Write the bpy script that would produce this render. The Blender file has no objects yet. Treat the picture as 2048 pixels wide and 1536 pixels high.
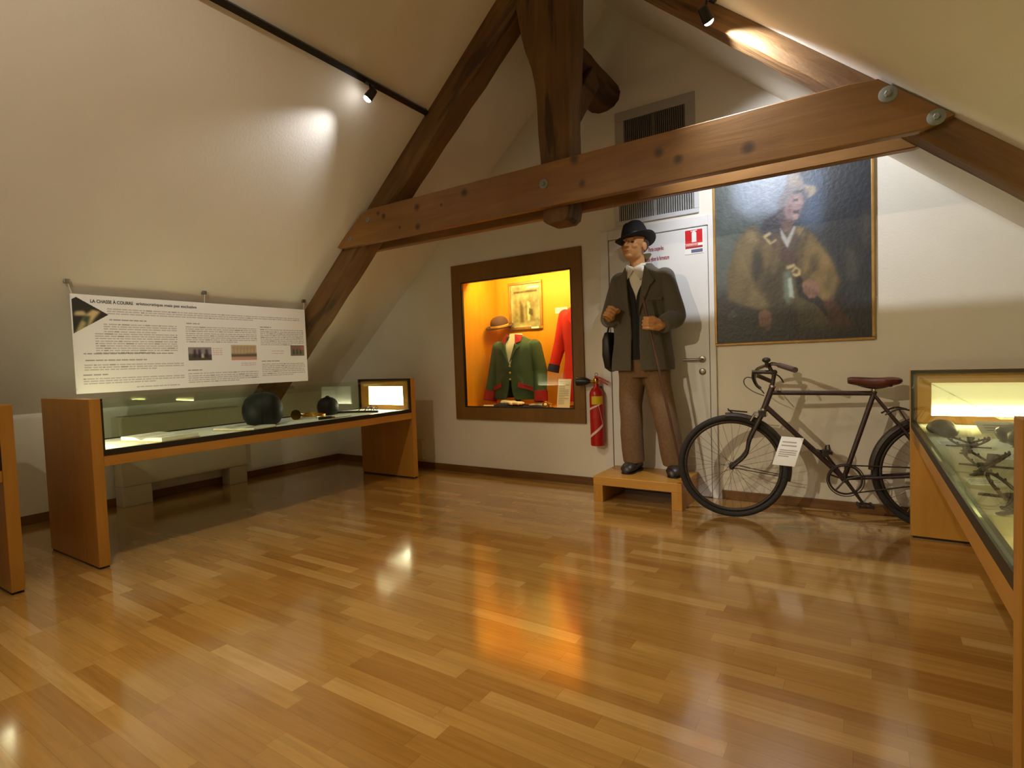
import bpy, bmesh, math, random
import numpy as np
from mathutils import Vector, Matrix, Euler, noise as mnoise

S = bpy.context.scene
COL = S.collection
R = math.radians
PI = math.pi

# ------------------------------------------------------------------ camera, world, exposure
W = 4.28            # back wall (y)
XL = -5.28          # left knee wall (x)
XR = 1.865          # right knee wall (x)
ZK = 0.83           # height of the knee walls
SL = 0.87           # roof slope
APX, APZ = -1.7075, 3.938
YB = -4.6           # how far the room runs back behind the camera

cam_d = bpy.data.cameras.new('camera')
cam_d.sensor_fit = 'HORIZONTAL'; cam_d.sensor_width = 36.0
cam_d.lens = 1084.154 / 2048 * 36.0
cam_d.clip_start = 0.02
cam = bpy.data.objects.new('camera', cam_d); COL.objects.link(cam)
def _cam():
    yaw, pit, rol = -0.573655862, -0.0424101096, 0.0352157290
    cy, sy, cp, sp, cr, sr = math.cos(yaw), math.sin(yaw), math.cos(pit), math.sin(pit), math.cos(rol), math.sin(rol)
    f = Vector((sy*cp, cy*cp, sp)); r = Vector((cy, -sy, 0)); d = f.cross(r)
    r2 = r*cr + d*sr; d2 = -r*sr + d*cr
    m = Matrix((r2, -d2, -f)).transposed().to_4x4()
    m.translation = (0, 0, 1.10)
    cam.matrix_world = m
_cam()
S.camera = cam

wd = bpy.data.worlds.new('world'); S.world = wd; wd.use_nodes = True
wd.node_tree.nodes['Background'].inputs[0].default_value = (1.0, 0.80, 0.56, 1)
wd.node_tree.nodes['Background'].inputs[1].default_value = 0.42

S.view_settings.view_transform = 'Standard'
S.view_settings.look = 'None'
S.view_settings.exposure = 0.0
S.view_settings.gamma = 1.0
S.view_settings.use_curve_mapping = False

WARM = (1.0, 0.83, 0.58)
NEUT = (0.92, 0.94, 1.0)
# spot lamps of the two lighting tracks: (track, y, target, power, colour, cone degrees, blend)
SPOTS = [
    ('L', 2.63, (-3.52, 2.10, 1.78), 26, NEUT, 92, 0.7),
    ('L', 0.85, (-2.3, 2.1, 0.0), 94, WARM, 104, 0.9),
    ('L', -0.2, (-1.3, 1.2, 0.0), 66, WARM, 84, 0.9),
    ('L', -1.7, (-1.4, -0.4, 0.0), 45, WARM, 84, 0.9),
    ('L', -3.2, (-0.1, 4.2, 0.35), 430, WARM, 36, 0.9),
    ('R', 3.06, (-0.15, 4.28, 1.50), 108, (0.86, 0.91, 1.0), 112, 0.6),
    ('R', 1.00, (-0.9, 1.6, 0.0), 55, WARM, 84, 0.9),
    ('R', -1.0, (-3.7, 1.2, 2.5), 210, (1.0, 0.90, 0.74), 50, 0.8),  # unseen lamp, added to brighten the left slope
]

# ------------------------------------------------------------------ helpers
def lin(c):
    return tuple((v/12.92 if v <= 0.04045 else ((v+0.055)/1.055)**2.4) for v in c)
def rgb(r, g, b):
    return lin((r/255, g/255, b/255))

class MB:
    def __init__(s): s.bm = bmesh.new()
    def _face(s, vs):
        try: return s.bm.faces.new(vs)
        except ValueError: return None
    def poly(s, pts):
        return s._face([s.bm.verts.new(p) for p in pts])
    def box(s, a, b, M=None):
        x0, y0, z0 = (min(a[i], b[i]) for i in range(3)); x1, y1, z1 = (max(a[i], b[i]) for i in range(3))
        p = [Vector(q) for q in ((x0,y0,z0),(x1,y0,z0),(x1,y1,z0),(x0,y1,z0),(x0,y0,z1),(x1,y0,z1),(x1,y1,z1),(x0,y1,z1))]
        if M is not None: p = [M @ q for q in p]
        v = [s.bm.verts.new(q) for q in p]
        for f in ((3,2,1,0),(4,5,6,7),(0,1,5,4),(1,2,6,5),(2,3,7,6),(3,0,4,7)): s._face([v[i] for i in f])
        return s
    def extrude(s, pts, vec):
        vec = Vector(vec); a = [s.bm.verts.new(p) for p in pts]; b = [s.bm.verts.new(Vector(p)+vec) for p in pts]
        n = len(pts); s._face(a[::-1]); s._face(b)
        for i in range(n): s._face([a[i], a[(i+1)%n], b[(i+1)%n], b[i]])
        return s
    def loft(s, rings, caps=True, closed=False):
        rs = [[s.bm.verts.new(p) for p in r] for r in rings]
        n = len(rs[0]); m = len(rs)
        for i in range(m if closed else m-1):
            a, b = rs[i], rs[(i+1) % m]
            for j in range(n): s._face([a[j], a[(j+1)%n], b[(j+1)%n], b[j]])
        if caps and not closed:
            s._face(rs[0][::-1]); s._face(rs[-1])
        return s
    def tube(s, pts, r, n=10, closed=False, flat=1.0):
        pts = [Vector(p) for p in pts]; m = len(pts)
        rad = r if isinstance(r, (list, tuple)) else [r]*m
        rings = []; up = None
        for i, p in enumerate(pts):
            if closed: t = pts[(i+1)%m] - pts[i-1]
            else: t = pts[min(i+1, m-1)] - pts[max(i-1, 0)]
            t.normalize()
            if up is None:
                up = Vector((0,0,1)) if abs(t.z) < 0.9 else Vector((1,0,0))
            u = (up - t*up.dot(t))
            if u.length < 1e-6: u = t.orthogonal()
            u.normalize(); up = u; w = t.cross(u)
            rings.append([p + (u*math.cos(2*PI*k/n)*flat + w*math.sin(2*PI*k/n))*rad[i] for k in range(n)])
        return s.loft(rings, caps=not closed, closed=closed)
    def cyl(s, a, b, r, r2=None, n=20):
        return s.tube([a, b], [r, r if r2 is None else r2], n=n)
    def lathe(s, prof, M=None, n=28, caps=True):
        M = M or Matrix.Identity(4)
        rings = [[M @ Vector((r*math.cos(2*PI*k/n), r*math.sin(2*PI*k/n), z)) for k in range(n)] for r, z in prof]
        return s.loft(rings, caps=caps)
    def ell(s, c, r, M=None, n=20, m=12):
        c = Vector(c); M = M or Matrix.Identity(3)
        if isinstance(r, (int, float)): r = (r, r, r)
        rings = []
        for i in range(1, m):
            a = PI*i/m
            rings.append([c + M @ Vector((r[0]*math.sin(a)*math.cos(2*PI*k/n), r[1]*math.sin(a)*math.sin(2*PI*k/n), -r[2]*math.cos(a))) for k in range(n)])
        rs = [[s.bm.verts.new(p) for p in q] for q in rings]
        for i in range(len(rs)-1):
            for j in range(n): s._face([rs[i][j], rs[i][(j+1)%n], rs[i+1][(j+1)%n], rs[i+1][j]])
        t = s.bm.verts.new(c + M @ Vector((0,0,-r[2]))); u = s.bm.verts.new(c + M @ Vector((0,0,r[2])))
        for j in range(n):
            s._face([t, rs[0][(j+1)%n], rs[0][j]]); s._face([u, rs[-1][j], rs[-1][(j+1)%n]])
        return s
    def chain(s, pr, n=14):
        """tapered limb: spheres at the joints and tubes between, meant to be fused by remesh"""
        for i, (p, r) in enumerate(pr):
            s.ell(p, r, n=n, m=8)
            if i: s.tube([pr[i-1][0], p], [pr[i-1][1], r], n=n)
        return s
    def torus(s, c, Rr, r, axis='y', n=64, m=10, sq=1.0):
        c = Vector(c); rings = []
        for i in range(n):
            a = 2*PI*i/n
            d = Vector((math.cos(a), 0, math.sin(a))) if axis == 'y' else Vector((math.cos(a), math.sin(a), 0))
            ax = Vector((0,1,0)) if axis == 'y' else Vector((0,0,1))
            rings.append([c + d*(Rr + r*math.cos(2*PI*k/m)) + ax*(r*sq*math.sin(2*PI*k/m)) for k in range(m)])
        return s.loft(rings, caps=False, closed=True)
    def xf(s, M):
        bmesh.ops.transform(s.bm, matrix=M, verts=s.bm.verts[:]); return s

def build(mb, name, mat, parent=None, smooth=None, bevel=0.0, remesh=0.0, it=0, seg=2):
    bm = mb.bm
    bmesh.ops.recalc_face_normals(bm, faces=bm.faces[:])
    me = bpy.data.meshes.new(name); bm.to_mesh(me); bm.free()
    ob = bpy.data.objects.new(name, me); COL.objects.link(ob)
    if mat is not None: me.materials.append(mat)
    if bevel:
        md = ob.modifiers.new('bevel', 'BEVEL'); md.width = bevel; md.segments = seg; md.limit_method = 'ANGLE'; md.angle_limit = R(40)
        bake(ob)
    if remesh:
        md = ob.modifiers.new('remesh', 'REMESH'); md.mode = 'VOXEL'; md.voxel_size = remesh
        if it:
            sm = ob.modifiers.new('smooth', 'SMOOTH'); sm.factor = 0.5; sm.iterations = it
        bake(ob); smooth = 180 if smooth is None else smooth
    if smooth is not None: shade(ob, smooth)
    if parent is not None: adopt(ob, parent)
    return ob
def bake(ob):
    bpy.context.view_layer.update()
    dg = bpy.context.evaluated_depsgraph_get()
    me = bpy.data.meshes.new_from_object(ob.evaluated_get(dg), preserve_all_data_layers=True, depsgraph=dg)
    ob.modifiers.clear(); old = ob.data; ob.data = me; me.name = ob.name; bpy.data.meshes.remove(old)
def shade(ob, ang):
    me = ob.data
    me.polygons.foreach_set('use_smooth', [True]*len(me.polygons))
    if ang < 180: me.set_sharp_from_angle(angle=R(ang))
def adopt(ob, parent):
    ob.parent = parent
    ob.matrix_parent_inverse = parent.matrix_world.inverted() if parent.type != 'EMPTY' else Matrix.Translation(-Vector(parent.location))
def tag(o, label, cat, group=None):
    o['label'] = label; o['category'] = cat
    if group: o['group'] = group
    return o
def thing(name, label, cat, loc=(0,0,0), group=None):
    o = bpy.data.objects.new(name, None); COL.objects.link(o); o.location = loc
    o.empty_display_size = 0.05
    return tag(o, label, cat, group)
def struct(o):
    o['kind'] = 'structure'; return o
def dup(root, delta, label, group=None):
    """a copy of a thing with copies of its parts and sub-parts, shifted by delta"""
    r = root.copy(); COL.objects.link(r); r['label'] = label
    if group: r['group'] = group
    r.location = Vector(root.location) + Vector(delta)
    for ch in list(root.children):
        c = ch.copy(); COL.objects.link(c); c.parent = r
        for g in list(ch.children):
            d = g.copy(); COL.objects.link(d); d.parent = c
    return r
def spline(pts, n=6):
    """Catmull-Rom through the points"""
    P = [Vector(p) for p in pts]; out = []
    for i in range(len(P)-1):
        a, b, c, d = P[max(i-1,0)], P[i], P[i+1], P[min(i+2, len(P)-1)]
        for k in range(n):
            t = k/n
            out.append(0.5*((2*b) + (c-a)*t + (2*a-5*b+4*c-d)*t*t + (3*b-a-3*c+d)*t**3))
    out.append(P[-1]); return out

# ------------------------------------------------------------------ materials
def nt(name):
    m = bpy.data.materials.new(name); m.use_nodes = True
    t = m.node_tree; return m, t, t.nodes['Principled BSDF']
def N(t, typ, **kw):
    n = t.nodes.new(typ)
    for k, v in kw.items():
        if k.startswith('i_'):
            n.inputs[int(k[2:]) if k[2:].isdigit() else k[2:].replace('_', ' ')].default_value = v
        else: setattr(n, k, v)
    return n
def ramp(t, stops, interp='LINEAR'):
    n = t.nodes.new('ShaderNodeValToRGB'); e = n.color_ramp; e.interpolation = interp
    while len(e.elements) > 1: e.elements.remove(e.elements[-1])
    e.elements[0].position = stops[0][0]; e.elements[0].color = (*stops[0][1], 1)
    for p, c in stops[1:]:
        q = e.elements.new(p); q.color = (*c, 1)
    return n
def plain(name, col, rough=0.5, metal=0.0, spec=0.5, var=0.12, scale=18.0, bump=0.0, bscale=60.0, sheen=0.0):
    """one colour with a slight mottling and a fine bump"""
    m, t, b = nt(name); L = t.links.new
    co = N(t, 'ShaderNodeTexCoord')
    nz = N(t, 'ShaderNodeTexNoise'); nz.inputs['Scale'].default_value = scale; nz.inputs['Detail'].default_value = 3
    L(co.outputs['Object'], nz.inputs['Vector'])
    a = tuple(max(0, c*(1-var)) for c in col); d = tuple(min(1, c*(1+var)) for c in col)
    rp = ramp(t, [(0.3, a), (0.7, d)]); L(nz.outputs[0], rp.inputs[0]); L(rp.outputs[0], b.inputs['Base Color'])
    b.inputs['Roughness'].default_value = rough; b.inputs['Metallic'].default_value = metal
    b.inputs['Specular IOR Level'].default_value = spec
    if sheen: b.inputs['Sheen Weight'].default_value = sheen
    if bump:
        n2 = N(t, 'ShaderNodeTexNoise'); n2.inputs['Scale'].default_value = bscale; n2.inputs['Detail'].default_value = 2
        L(co.outputs['Object'], n2.inputs['Vector'])
        bp = N(t, 'ShaderNodeBump'); bp.inputs['Strength'].default_value = bump; bp.inputs['Distance'].default_value = 0.01
        L(n2.outputs[0], bp.inputs['Height']); L(bp.outputs[0], b.inputs['Normal'])
    return m
def emit(name, col, strength):
    m, t, b = nt(name)
    b.inputs['Base Color'].default_value = (*col, 1)
    b.inputs['Emission Color'].default_value = (*col, 1); b.inputs['Emission Strength'].default_value = strength
    return m
def wood(name, dark, light, axis, stretch=14.0, scale=2.2, rough=0.5, bump=0.15, knots=(), crack=0.0, spec=0.4):
    """grain running along the given axis; knots are fixed places in the timber"""
    m, t, b = nt(name); L = t.links.new
    ax = Vector(axis).normalized(); u = ax.orthogonal().normalized(); v = ax.cross(u)
    co = N(t, 'ShaderNodeTexCoord'); comb = N(t, 'ShaderNodeCombineXYZ')
    for i, (d, k) in enumerate(((ax, scale), (u, scale*stretch), (v, scale*stretch))):
        dt = N(t, 'ShaderNodeVectorMath', operation='DOT_PRODUCT'); L(co.outputs['Object'], dt.inputs[0]); dt.inputs[1].default_value = d*k
        L(dt.outputs['Value'], comb.inputs[i])
    n1 = N(t, 'ShaderNodeTexNoise'); n1.inputs['Scale'].default_value = 1.0; n1.inputs['Detail'].default_value = 5; n1.inputs['Roughness'].default_value = 0.6; n1.inputs['Distortion'].default_value = 0.6
    L(comb.outputs[0], n1.inputs['Vector'])
    n0 = N(t, 'ShaderNodeTexNoise'); n0.inputs['Scale'].default_value = 2.3; n0.inputs['Detail'].default_value = 2
    L(co.outputs['Object'], n0.inputs['Vector'])
    mx = N(t, 'ShaderNodeMath', operation='MULTIPLY_ADD'); L(n0.outputs[0], mx.inputs[0]); mx.inputs[1].default_value = 0.45
    sc = N(t, 'ShaderNodeMath', operation='MULTIPLY'); L(n1.outputs[0], sc.inputs[0]); sc.inputs[1].default_value = 0.55
    L(sc.outputs[0], mx.inputs[2])
    rp = ramp(t, [(0.3, dark), (0.52, tuple((a+c)/2 for a, c in zip(dark, light))), (0.7, light)]); L(mx.outputs[0], rp.inputs[0])
    last = rp.outputs[0]
    for k in knots:
        p, rad = Vector(k[:3]), k[3]
        sb = N(t, 'ShaderNodeVectorMath', operation='DISTANCE'); L(co.outputs['Object'], sb.inputs[0]); sb.inputs[1].default_value = p
        ad = N(t, 'ShaderNodeMath', operation='MULTIPLY_ADD'); L(n1.outputs[0], ad.inputs[0]); ad.inputs[1].default_value = rad*0.9; L(sb.outputs['Value'], ad.inputs[2])
        mr = N(t, 'ShaderNodeMapRange'); L(ad.outputs[0], mr.inputs[0])
        mr.inputs[1].default_value = rad*0.9; mr.inputs[2].default_value = rad*1.9; mr.inputs[3].default_value = 0.8; mr.inputs[4].default_value = 0.0
        mc = N(t, 'ShaderNodeMix', data_type='RGBA'); L(mr.outputs[0], mc.inputs[0]); L(last, mc.inputs[6]); mc.inputs[7].default_value = (*tuple(c*0.18 for c in dark), 1)
        last = mc.outputs[2]
    if crack:
        vo = N(t, 'ShaderNodeTexNoise'); vo.inputs['Scale'].default_value = 0.55; vo.inputs['Detail'].default_value = 6
        L(comb.outputs[0], vo.inputs['Vector'])
        mr = N(t, 'ShaderNodeMapRange'); L(vo.outputs[0], mr.inputs[0]); mr.inputs[1].default_value = 0.36; mr.inputs[2].default_value = 0.42; mr.inputs[3].default_value = crack; mr.inputs[4].default_value = 0.0
        mc = N(t, 'ShaderNodeMix', data_type='RGBA'); L(mr.outputs[0], mc.inputs[0]); L(last, mc.inputs[6]); mc.inputs[7].default_value = (*tuple(c*0.25 for c in dark), 1)
        last = mc.outputs[2]
    L(last, b.inputs['Base Color'])
    b.inputs['Roughness'].default_value = rough; b.inputs['Specular IOR Level'].default_value = spec
    if bump:
        bp = N(t, 'ShaderNodeBump'); bp.inputs['Strength'].default_value = bump; bp.inputs['Distance'].default_value = 0.02
        L(n1.outputs[0], bp.inputs['Height']); L(bp.outputs[0], b.inputs['Normal'])
    return m
def glass_mat(name, tint=(0.93, 0.97, 0.92)):
    m, t, b = nt(name); L = t.links.new; t.nodes.remove(b); out = t.nodes['Material Output']
    tr = N(t, 'ShaderNodeBsdfTransparent'); tr.inputs[0].default_value = (*tint, 1)
    gl = N(t, 'ShaderNodeBsdfGlossy'); gl.inputs['Roughness'].default_value = 0.01; gl.inputs[0].default_value = (1, 1, 1, 1)
    fr = N(t, 'ShaderNodeFresnel'); fr.inputs[0].default_value = 1.38
    fm = N(t, 'ShaderNodeMath', operation='MULTIPLY'); L(fr.outputs[0], fm.inputs[0]); fm.inputs[1].default_value = 0.27
    mx = N(t, 'ShaderNodeMixShader'); L(fm.outputs[0], mx.inputs[0]); L(tr.outputs[0], mx.inputs[1]); L(gl.outputs[0], mx.inputs[2])
    L(mx.outputs[0], out.inputs[0]); return m
def attr_mat(name, rough=0.5, attr='Col', bump=0.0):
    """surface printed or painted with the picture stored on the mesh"""
    m, t, b = nt(name); L = t.links.new
    a = N(t, 'ShaderNodeAttribute', attribute_name=attr); L(a.outputs['Color'], b.inputs['Base Color'])
    b.inputs['Roughness'].default_value = rough
    if bump:
        co = N(t, 'ShaderNodeTexCoord'); n2 = N(t, 'ShaderNodeTexNoise'); n2.inputs['Scale'].default_value = 45; n2.inputs['Detail'].default_value = 4
        L(co.outputs['Object'], n2.inputs['Vector']); bp = N(t, 'ShaderNodeBump'); bp.inputs['Strength'].default_value = bump; bp.inputs['Distance'].default_value = 0.01
        L(n2.outputs[0], bp.inputs['Height']); L(bp.outputs[0], b.inputs['Normal'])
    return m
def floor_mat():
    m, t, b = nt('oak_parquet'); L = t.links.new
    co = N(t, 'ShaderNodeTexCoord'); sp = N(t, 'ShaderNodeSeparateXYZ'); L(co.outputs['Object'], sp.inputs[0])
    def mth(op, a, bb=None, c=None):
        n = N(t, 'ShaderNodeMath', operation=op)
        for i, v in enumerate((a, bb, c)):
            if v is None: continue
            if isinstance(v, (int, float)): n.inputs[i].default_value = v
            else: L(v, n.inputs[i])
        return n.outputs[0]
    wv = 0.068; ln = 0.52
    vy = mth('DIVIDE', sp.outputs[1], wv); row = mth('FLOOR', vy); fy = mth('FRACT', vy)
    wr = N(t, 'ShaderNodeTexWhiteNoise', noise_dimensions='1D'); L(row, wr.inputs['W'])
    ux = mth('ADD', mth('DIVIDE', sp.outputs[0], ln), mth('MULTIPLY', wr.outputs['Value'], 7.31))
    cell = mth('FLOOR', ux); fx = mth('FRACT', ux)
    cb = N(t, 'ShaderNodeCombineXYZ'); L(cell, cb.inputs[0]); L(row, cb.inputs[1])
    wn = N(t, 'ShaderNodeTexWhiteNoise', noise_dimensions='2D'); L(cb.outputs[0], wn.inputs['Vector'])
    cols = ramp(t, [(0.0, rgb(164, 120, 58)), (0.3, rgb(172, 129, 64)), (0.6, rgb(178, 136, 70)), (0.85, rgb(186, 145, 78)), (1.0, rgb(198, 160, 96))])
    L(wn.outputs['Value'], cols.inputs[0])
    # grain
    g = N(t, 'ShaderNodeCombineXYZ'); L(mth('MULTIPLY', sp.outputs[0], 3.0), g.inputs[0]); L(mth('MULTIPLY', sp.outputs[1], 60.0), g.inputs[1])
    L(mth('MULTIPLY', wn.outputs['Value'], 40.0), g.inputs[2])
    gn = N(t, 'ShaderNodeTexNoise'); gn.inputs['Scale'].default_value = 1.0; gn.inputs['Detail'].default_value = 4; gn.inputs['Distortion'].default_value = 0.8
    L(g.outputs[0], gn.inputs['Vector'])
    gr = ramp(t, [(0.3, (0.86, 0.85, 0.82)), (0.7, (1.08, 1.08, 1.08))]); L(gn.outputs[0], gr.inputs[0])
    mu = N(t, 'ShaderNodeMix', data_type='RGBA', blend_type='MULTIPLY'); mu.inputs[0].default_value = 1; L(cols.outputs[0], mu.inputs[6]); L(gr.outputs[0], mu.inputs[7])
    # joints
    e1 = mth('MINIMUM', fy, mth('SUBTRACT', 1.0, fy)); e2 = mth('MINIMUM', fx, mth('SUBTRACT', 1.0, fx))
    j = mth('MAXIMUM', mth('LESS_THAN', e1, 0.012), mth('LESS_THAN', e2, 0.0018))
    mj = N(t, 'ShaderNodeMix', data_type='RGBA'); L(mth('MULTIPLY', j, 0.3), mj.inputs[0]); L(mu.outputs[2], mj.inputs[6]); mj.inputs[7].default_value = (*rgb(90, 55, 22), 1)
    L(mj.outputs[2], b.inputs['Base Color'])
    n3 = N(t, 'ShaderNodeTexNoise'); n3.inputs['Scale'].default_value = 5.0; L(co.outputs['Object'], n3.inputs['Vector'])
    rr = N(t, 'ShaderNodeMapRange'); L(n3.outputs[0], rr.inputs[0]); rr.inputs[3].default_value = 0.12; rr.inputs[4].default_value = 0.19
    L(rr.outputs[0], b.inputs['Roughness'])
    b.inputs['Coat Weight'].default_value = 0.8; b.inputs['Coat Roughness'].default_value = 0.10; b.inputs['Coat IOR'].default_value = 1.6
    b.inputs['Specular IOR Level'].default_value = 0.7
    bp = N(t, 'ShaderNodeBump'); bp.inputs['Strength'].default_value = 0.012; bp.inputs['Distance'].default_value = 0.002; L(gn.outputs[0], bp.inputs['Height']); L(bp.outputs[0], b.inputs['Normal'])
    return m

M = {}
M['plaster'] = plain('plaster', rgb(228, 222, 208), 0.85, spec=0.2, var=0.02, scale=3, bump=0.12, bscale=90)
M['slope'] = plain('slope_paint', rgb(232, 225, 211), 0.75, spec=0.25, var=0.02, scale=2, bump=0.08, bscale=70)
M['floor'] = floor_mat()
M['skirt'] = wood('skirting_wood', rgb(96, 62, 24), rgb(128, 88, 42), (1, 0, 0), rough=0.4)
M['skirt_y'] = wood('skirting_wood_side', rgb(96, 62, 24), rgb(128, 88, 42), (0, 1, 0), rough=0.4)
M['honey'] = wood('case_veneer', rgb(170, 118, 40), rgb(196, 142, 58), (0, 0, 1), stretch=9, rough=0.38, bump=0.03)
M['honey_y'] = wood('case_veneer_long', rgb(174, 122, 46), rgb(200, 146, 64), (0, 1, 0), stretch=9, rough=0.38, bump=0.03)
M['honey_x'] = wood('platform_veneer', rgb(174, 122, 46), rgb(202, 148, 66), (1, 0, 0), stretch=9, rough=0.36, bump=0.03)
M['frame_brown'] = wood('niche_frame_wood', rgb(116, 80, 26), rgb(136, 96, 36), (0, 0, 1), stretch=9, rough=0.42, bump=0.02)
M['niche_wood'] = wood('niche_lining', rgb(222, 150, 26), rgb(236, 170, 40), (0, 0, 1), stretch=7, rough=0.5, bump=0.02)
M['glass'] = glass_mat('pane_glass')
M['black_rail'] = plain('black_rail', rgb(26, 22, 18), 0.35, spec=0.5)
M['dark_seal'] = plain('dark_seal', rgb(34, 22, 14), 0.4)
M['white_metal'] = plain('white_metal', rgb(225, 224, 220), 0.4, var=0.02)
M['door_paint'] = plain('door_paint', rgb(226, 224, 220), 0.45, var=0.015, scale=4)
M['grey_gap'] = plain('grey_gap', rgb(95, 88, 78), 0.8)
M['steel'] = plain('brushed_steel', rgb(150, 145, 135), 0.35, metal=0.9)
M['chrome'] = plain('worn_chrome', rgb(205, 200, 190), 0.18, metal=1.0, var=0.2, scale=50)
M['galv'] = plain('galvanised_bolt', rgb(128, 130, 118), 0.5, metal=0.1)
M['vent_grey'] = plain('vent_grey', rgb(168, 163, 156), 0.5, var=0.03)
M['vent_white'] = plain('vent_light', rgb(205, 205, 205), 0.5, var=0.03)
M['slat'] = plain('vent_slat', rgb(168, 168, 164), 0.45)
M['slat_dark'] = plain('vent_slat_dark', rgb(104, 97, 88), 0.6)
M['vent_dark'] = plain('vent_void', rgb(34, 31, 28), 0.8)
M['paper'] = plain('white_paper', rgb(238, 236, 228), 0.7, var=0.02)
M['cream_cloth'] = plain('case_lining', rgb(232, 222, 186), 0.8, var=0.04)
M['ink'] = plain('printing_ink', rgb(70, 66, 66), 0.7)
M['ink_soft'] = plain('printing_ink_grey', rgb(168, 160, 154), 0.7)
M['ink_mid'] = plain('printing_ink_bold', rgb(112, 106, 104), 0.7)
M['ink_pink'] = plain('printing_ink_pink', rgb(214, 178, 172), 0.7)
M['sign_red'] = plain('sign_red', rgb(205, 24, 34), 0.45, var=0.04)
M['sign_dark_red'] = plain('sign_dark_red', rgb(160, 26, 40), 0.45)
M['sign_blue'] = plain('sign_blue_grey', rgb(92, 94, 128), 0.45)
M['text_red'] = plain('text_red', rgb(158, 40, 58), 0.5)
M['ext_red'] = plain('extinguisher_red', rgb(176, 26, 16), 0.28, var=0.05)
M['ext_yellow'] = plain('label_yellow', rgb(220, 190, 20), 0.5)
M['ext_white'] = plain('label_white', rgb(222, 205, 195), 0.5)
M['black_plastic'] = plain('black_plastic', rgb(22, 22, 20), 0.38)
M['brass'] = plain('brass', rgb(200, 150, 50), 0.22, metal=1.0)
M['tyre'] = plain('old_rubber', rgb(38, 34, 29), 0.8, bump=0.25, bscale=160)
M['bike_paint'] = plain('maroon_bike_paint', rgb(54, 35, 29), 0.45, var=0.3, scale=40)
M['bike_dark'] = plain('rusty_dark_steel', rgb(56, 46, 36), 0.5, metal=0.4, var=0.35, scale=60)
M['spoke'] = plain('spoke_steel', rgb(120, 110, 95), 0.4, metal=0.7)
M['saddle'] = plain('saddle_leather', rgb(88, 38, 26), 0.4, var=0.25, scale=30, bump=0.1)
M['grip'] = plain('grip_rubber', rgb(88, 68, 62), 0.6)
M['skin'] = plain('mannequin_skin', rgb(192, 138, 84), 0.5, var=0.06, scale=12)
M['eye'] = plain('mannequin_eye', rgb(60, 42, 26), 0.4)
M['lip'] = plain('mannequin_lip', rgb(170, 100, 66), 0.5)
M['hair'] = plain('brown_hair', rgb(58, 38, 20), 0.7, bump=0.4, bscale=120)
M['felt'] = plain('black_felt', rgb(24, 22, 22), 0.8, bump=0.1, bscale=200)
M['felt_band'] = plain('hat_band', rgb(14, 13, 13), 0.5)
M['jacket'] = plain('charcoal_wool', rgb(84, 77, 62), 0.9, var=0.12, scale=120, bump=0.15, bscale=300, sheen=0.2)
M['vest'] = plain('black_waistcoat', rgb(26, 20, 16), 0.85)
M['shirt'] = plain('white_shirt', rgb(226, 218, 198), 0.8, var=0.04)
M['trouser'] = plain('brown_corduroy', rgb(116, 88, 58), 0.9, var=0.14, scale=60, bump=0.2, bscale=200)
M['shoe'] = plain('dark_shoe_leather', rgb(48, 38, 30), 0.4)
M['bag'] = plain('black_bag_leather', rgb(24, 19, 15), 0.5)
M['cane'] = plain('cane_wood', rgb(84, 54, 34), 0.5, var=0.2)
M['button'] = plain('brass_button', rgb(230, 190, 90), 0.3, metal=0.8)
M['green_cloth'] = plain('green_wool', rgb(62, 84, 58), 0.9, var=0.08, scale=80)
M['red_cloth'] = plain('scarlet_wool', rgb(206, 34, 14), 0.9, var=0.06)
M['crimson'] = plain('crimson_velvet', rgb(160, 30, 36), 0.9)
M['navy'] = plain('navy_cloth', rgb(38, 36, 70), 0.9, bump=0.2)
M['cream'] = plain('cream_linen', rgb(240, 228, 196), 0.85, var=0.04)
M['bowler'] = plain('brown_felt', rgb(84, 58, 40), 0.8)
M['gold_band'] = plain('gold_braid', rgb(220, 170, 70), 0.5)
M['velvet'] = plain('dark_velvet', rgb(9, 12, 12), 0.55, var=0.5, scale=9, spec=0.3)
M['iron'] = plain('rusty_iron', rgb(70, 58, 46), 0.6, metal=0.5, var=0.3, scale=40)
M['grey_cloth'] = plain('grey_canvas', rgb(92, 84, 74), 0.9, bump=0.3, bscale=40)
M['page'] = plain('book_page', rgb(240, 236, 220), 0.75, var=0.03)
M['cover'] = plain('book_cover', rgb(196, 164, 96), 0.6)
M['radiator'] = plain('heater_paint', rgb(206, 196, 168), 0.6, var=0.02)
M['gilt'] = plain('gilt_frame', rgb(168, 128, 62), 0.4, metal=0.3, var=0.15)
M['painted'] = attr_mat('oil_on_canvas', rough=0.42, bump=0.15)
M['print'] = attr_mat('printed_picture', rough=0.6)

# ------------------------------------------------------------------ the room
def zl(x): return ZK + SL*(x - XL)
def zr(x): return APZ - SL*(x - APX)

b = MB(); b.box((XL-0.1, YB, -0.1), (XR+0.1, W+0.1, 0)); struct(build(b, 'floor', M['floor']))

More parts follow.
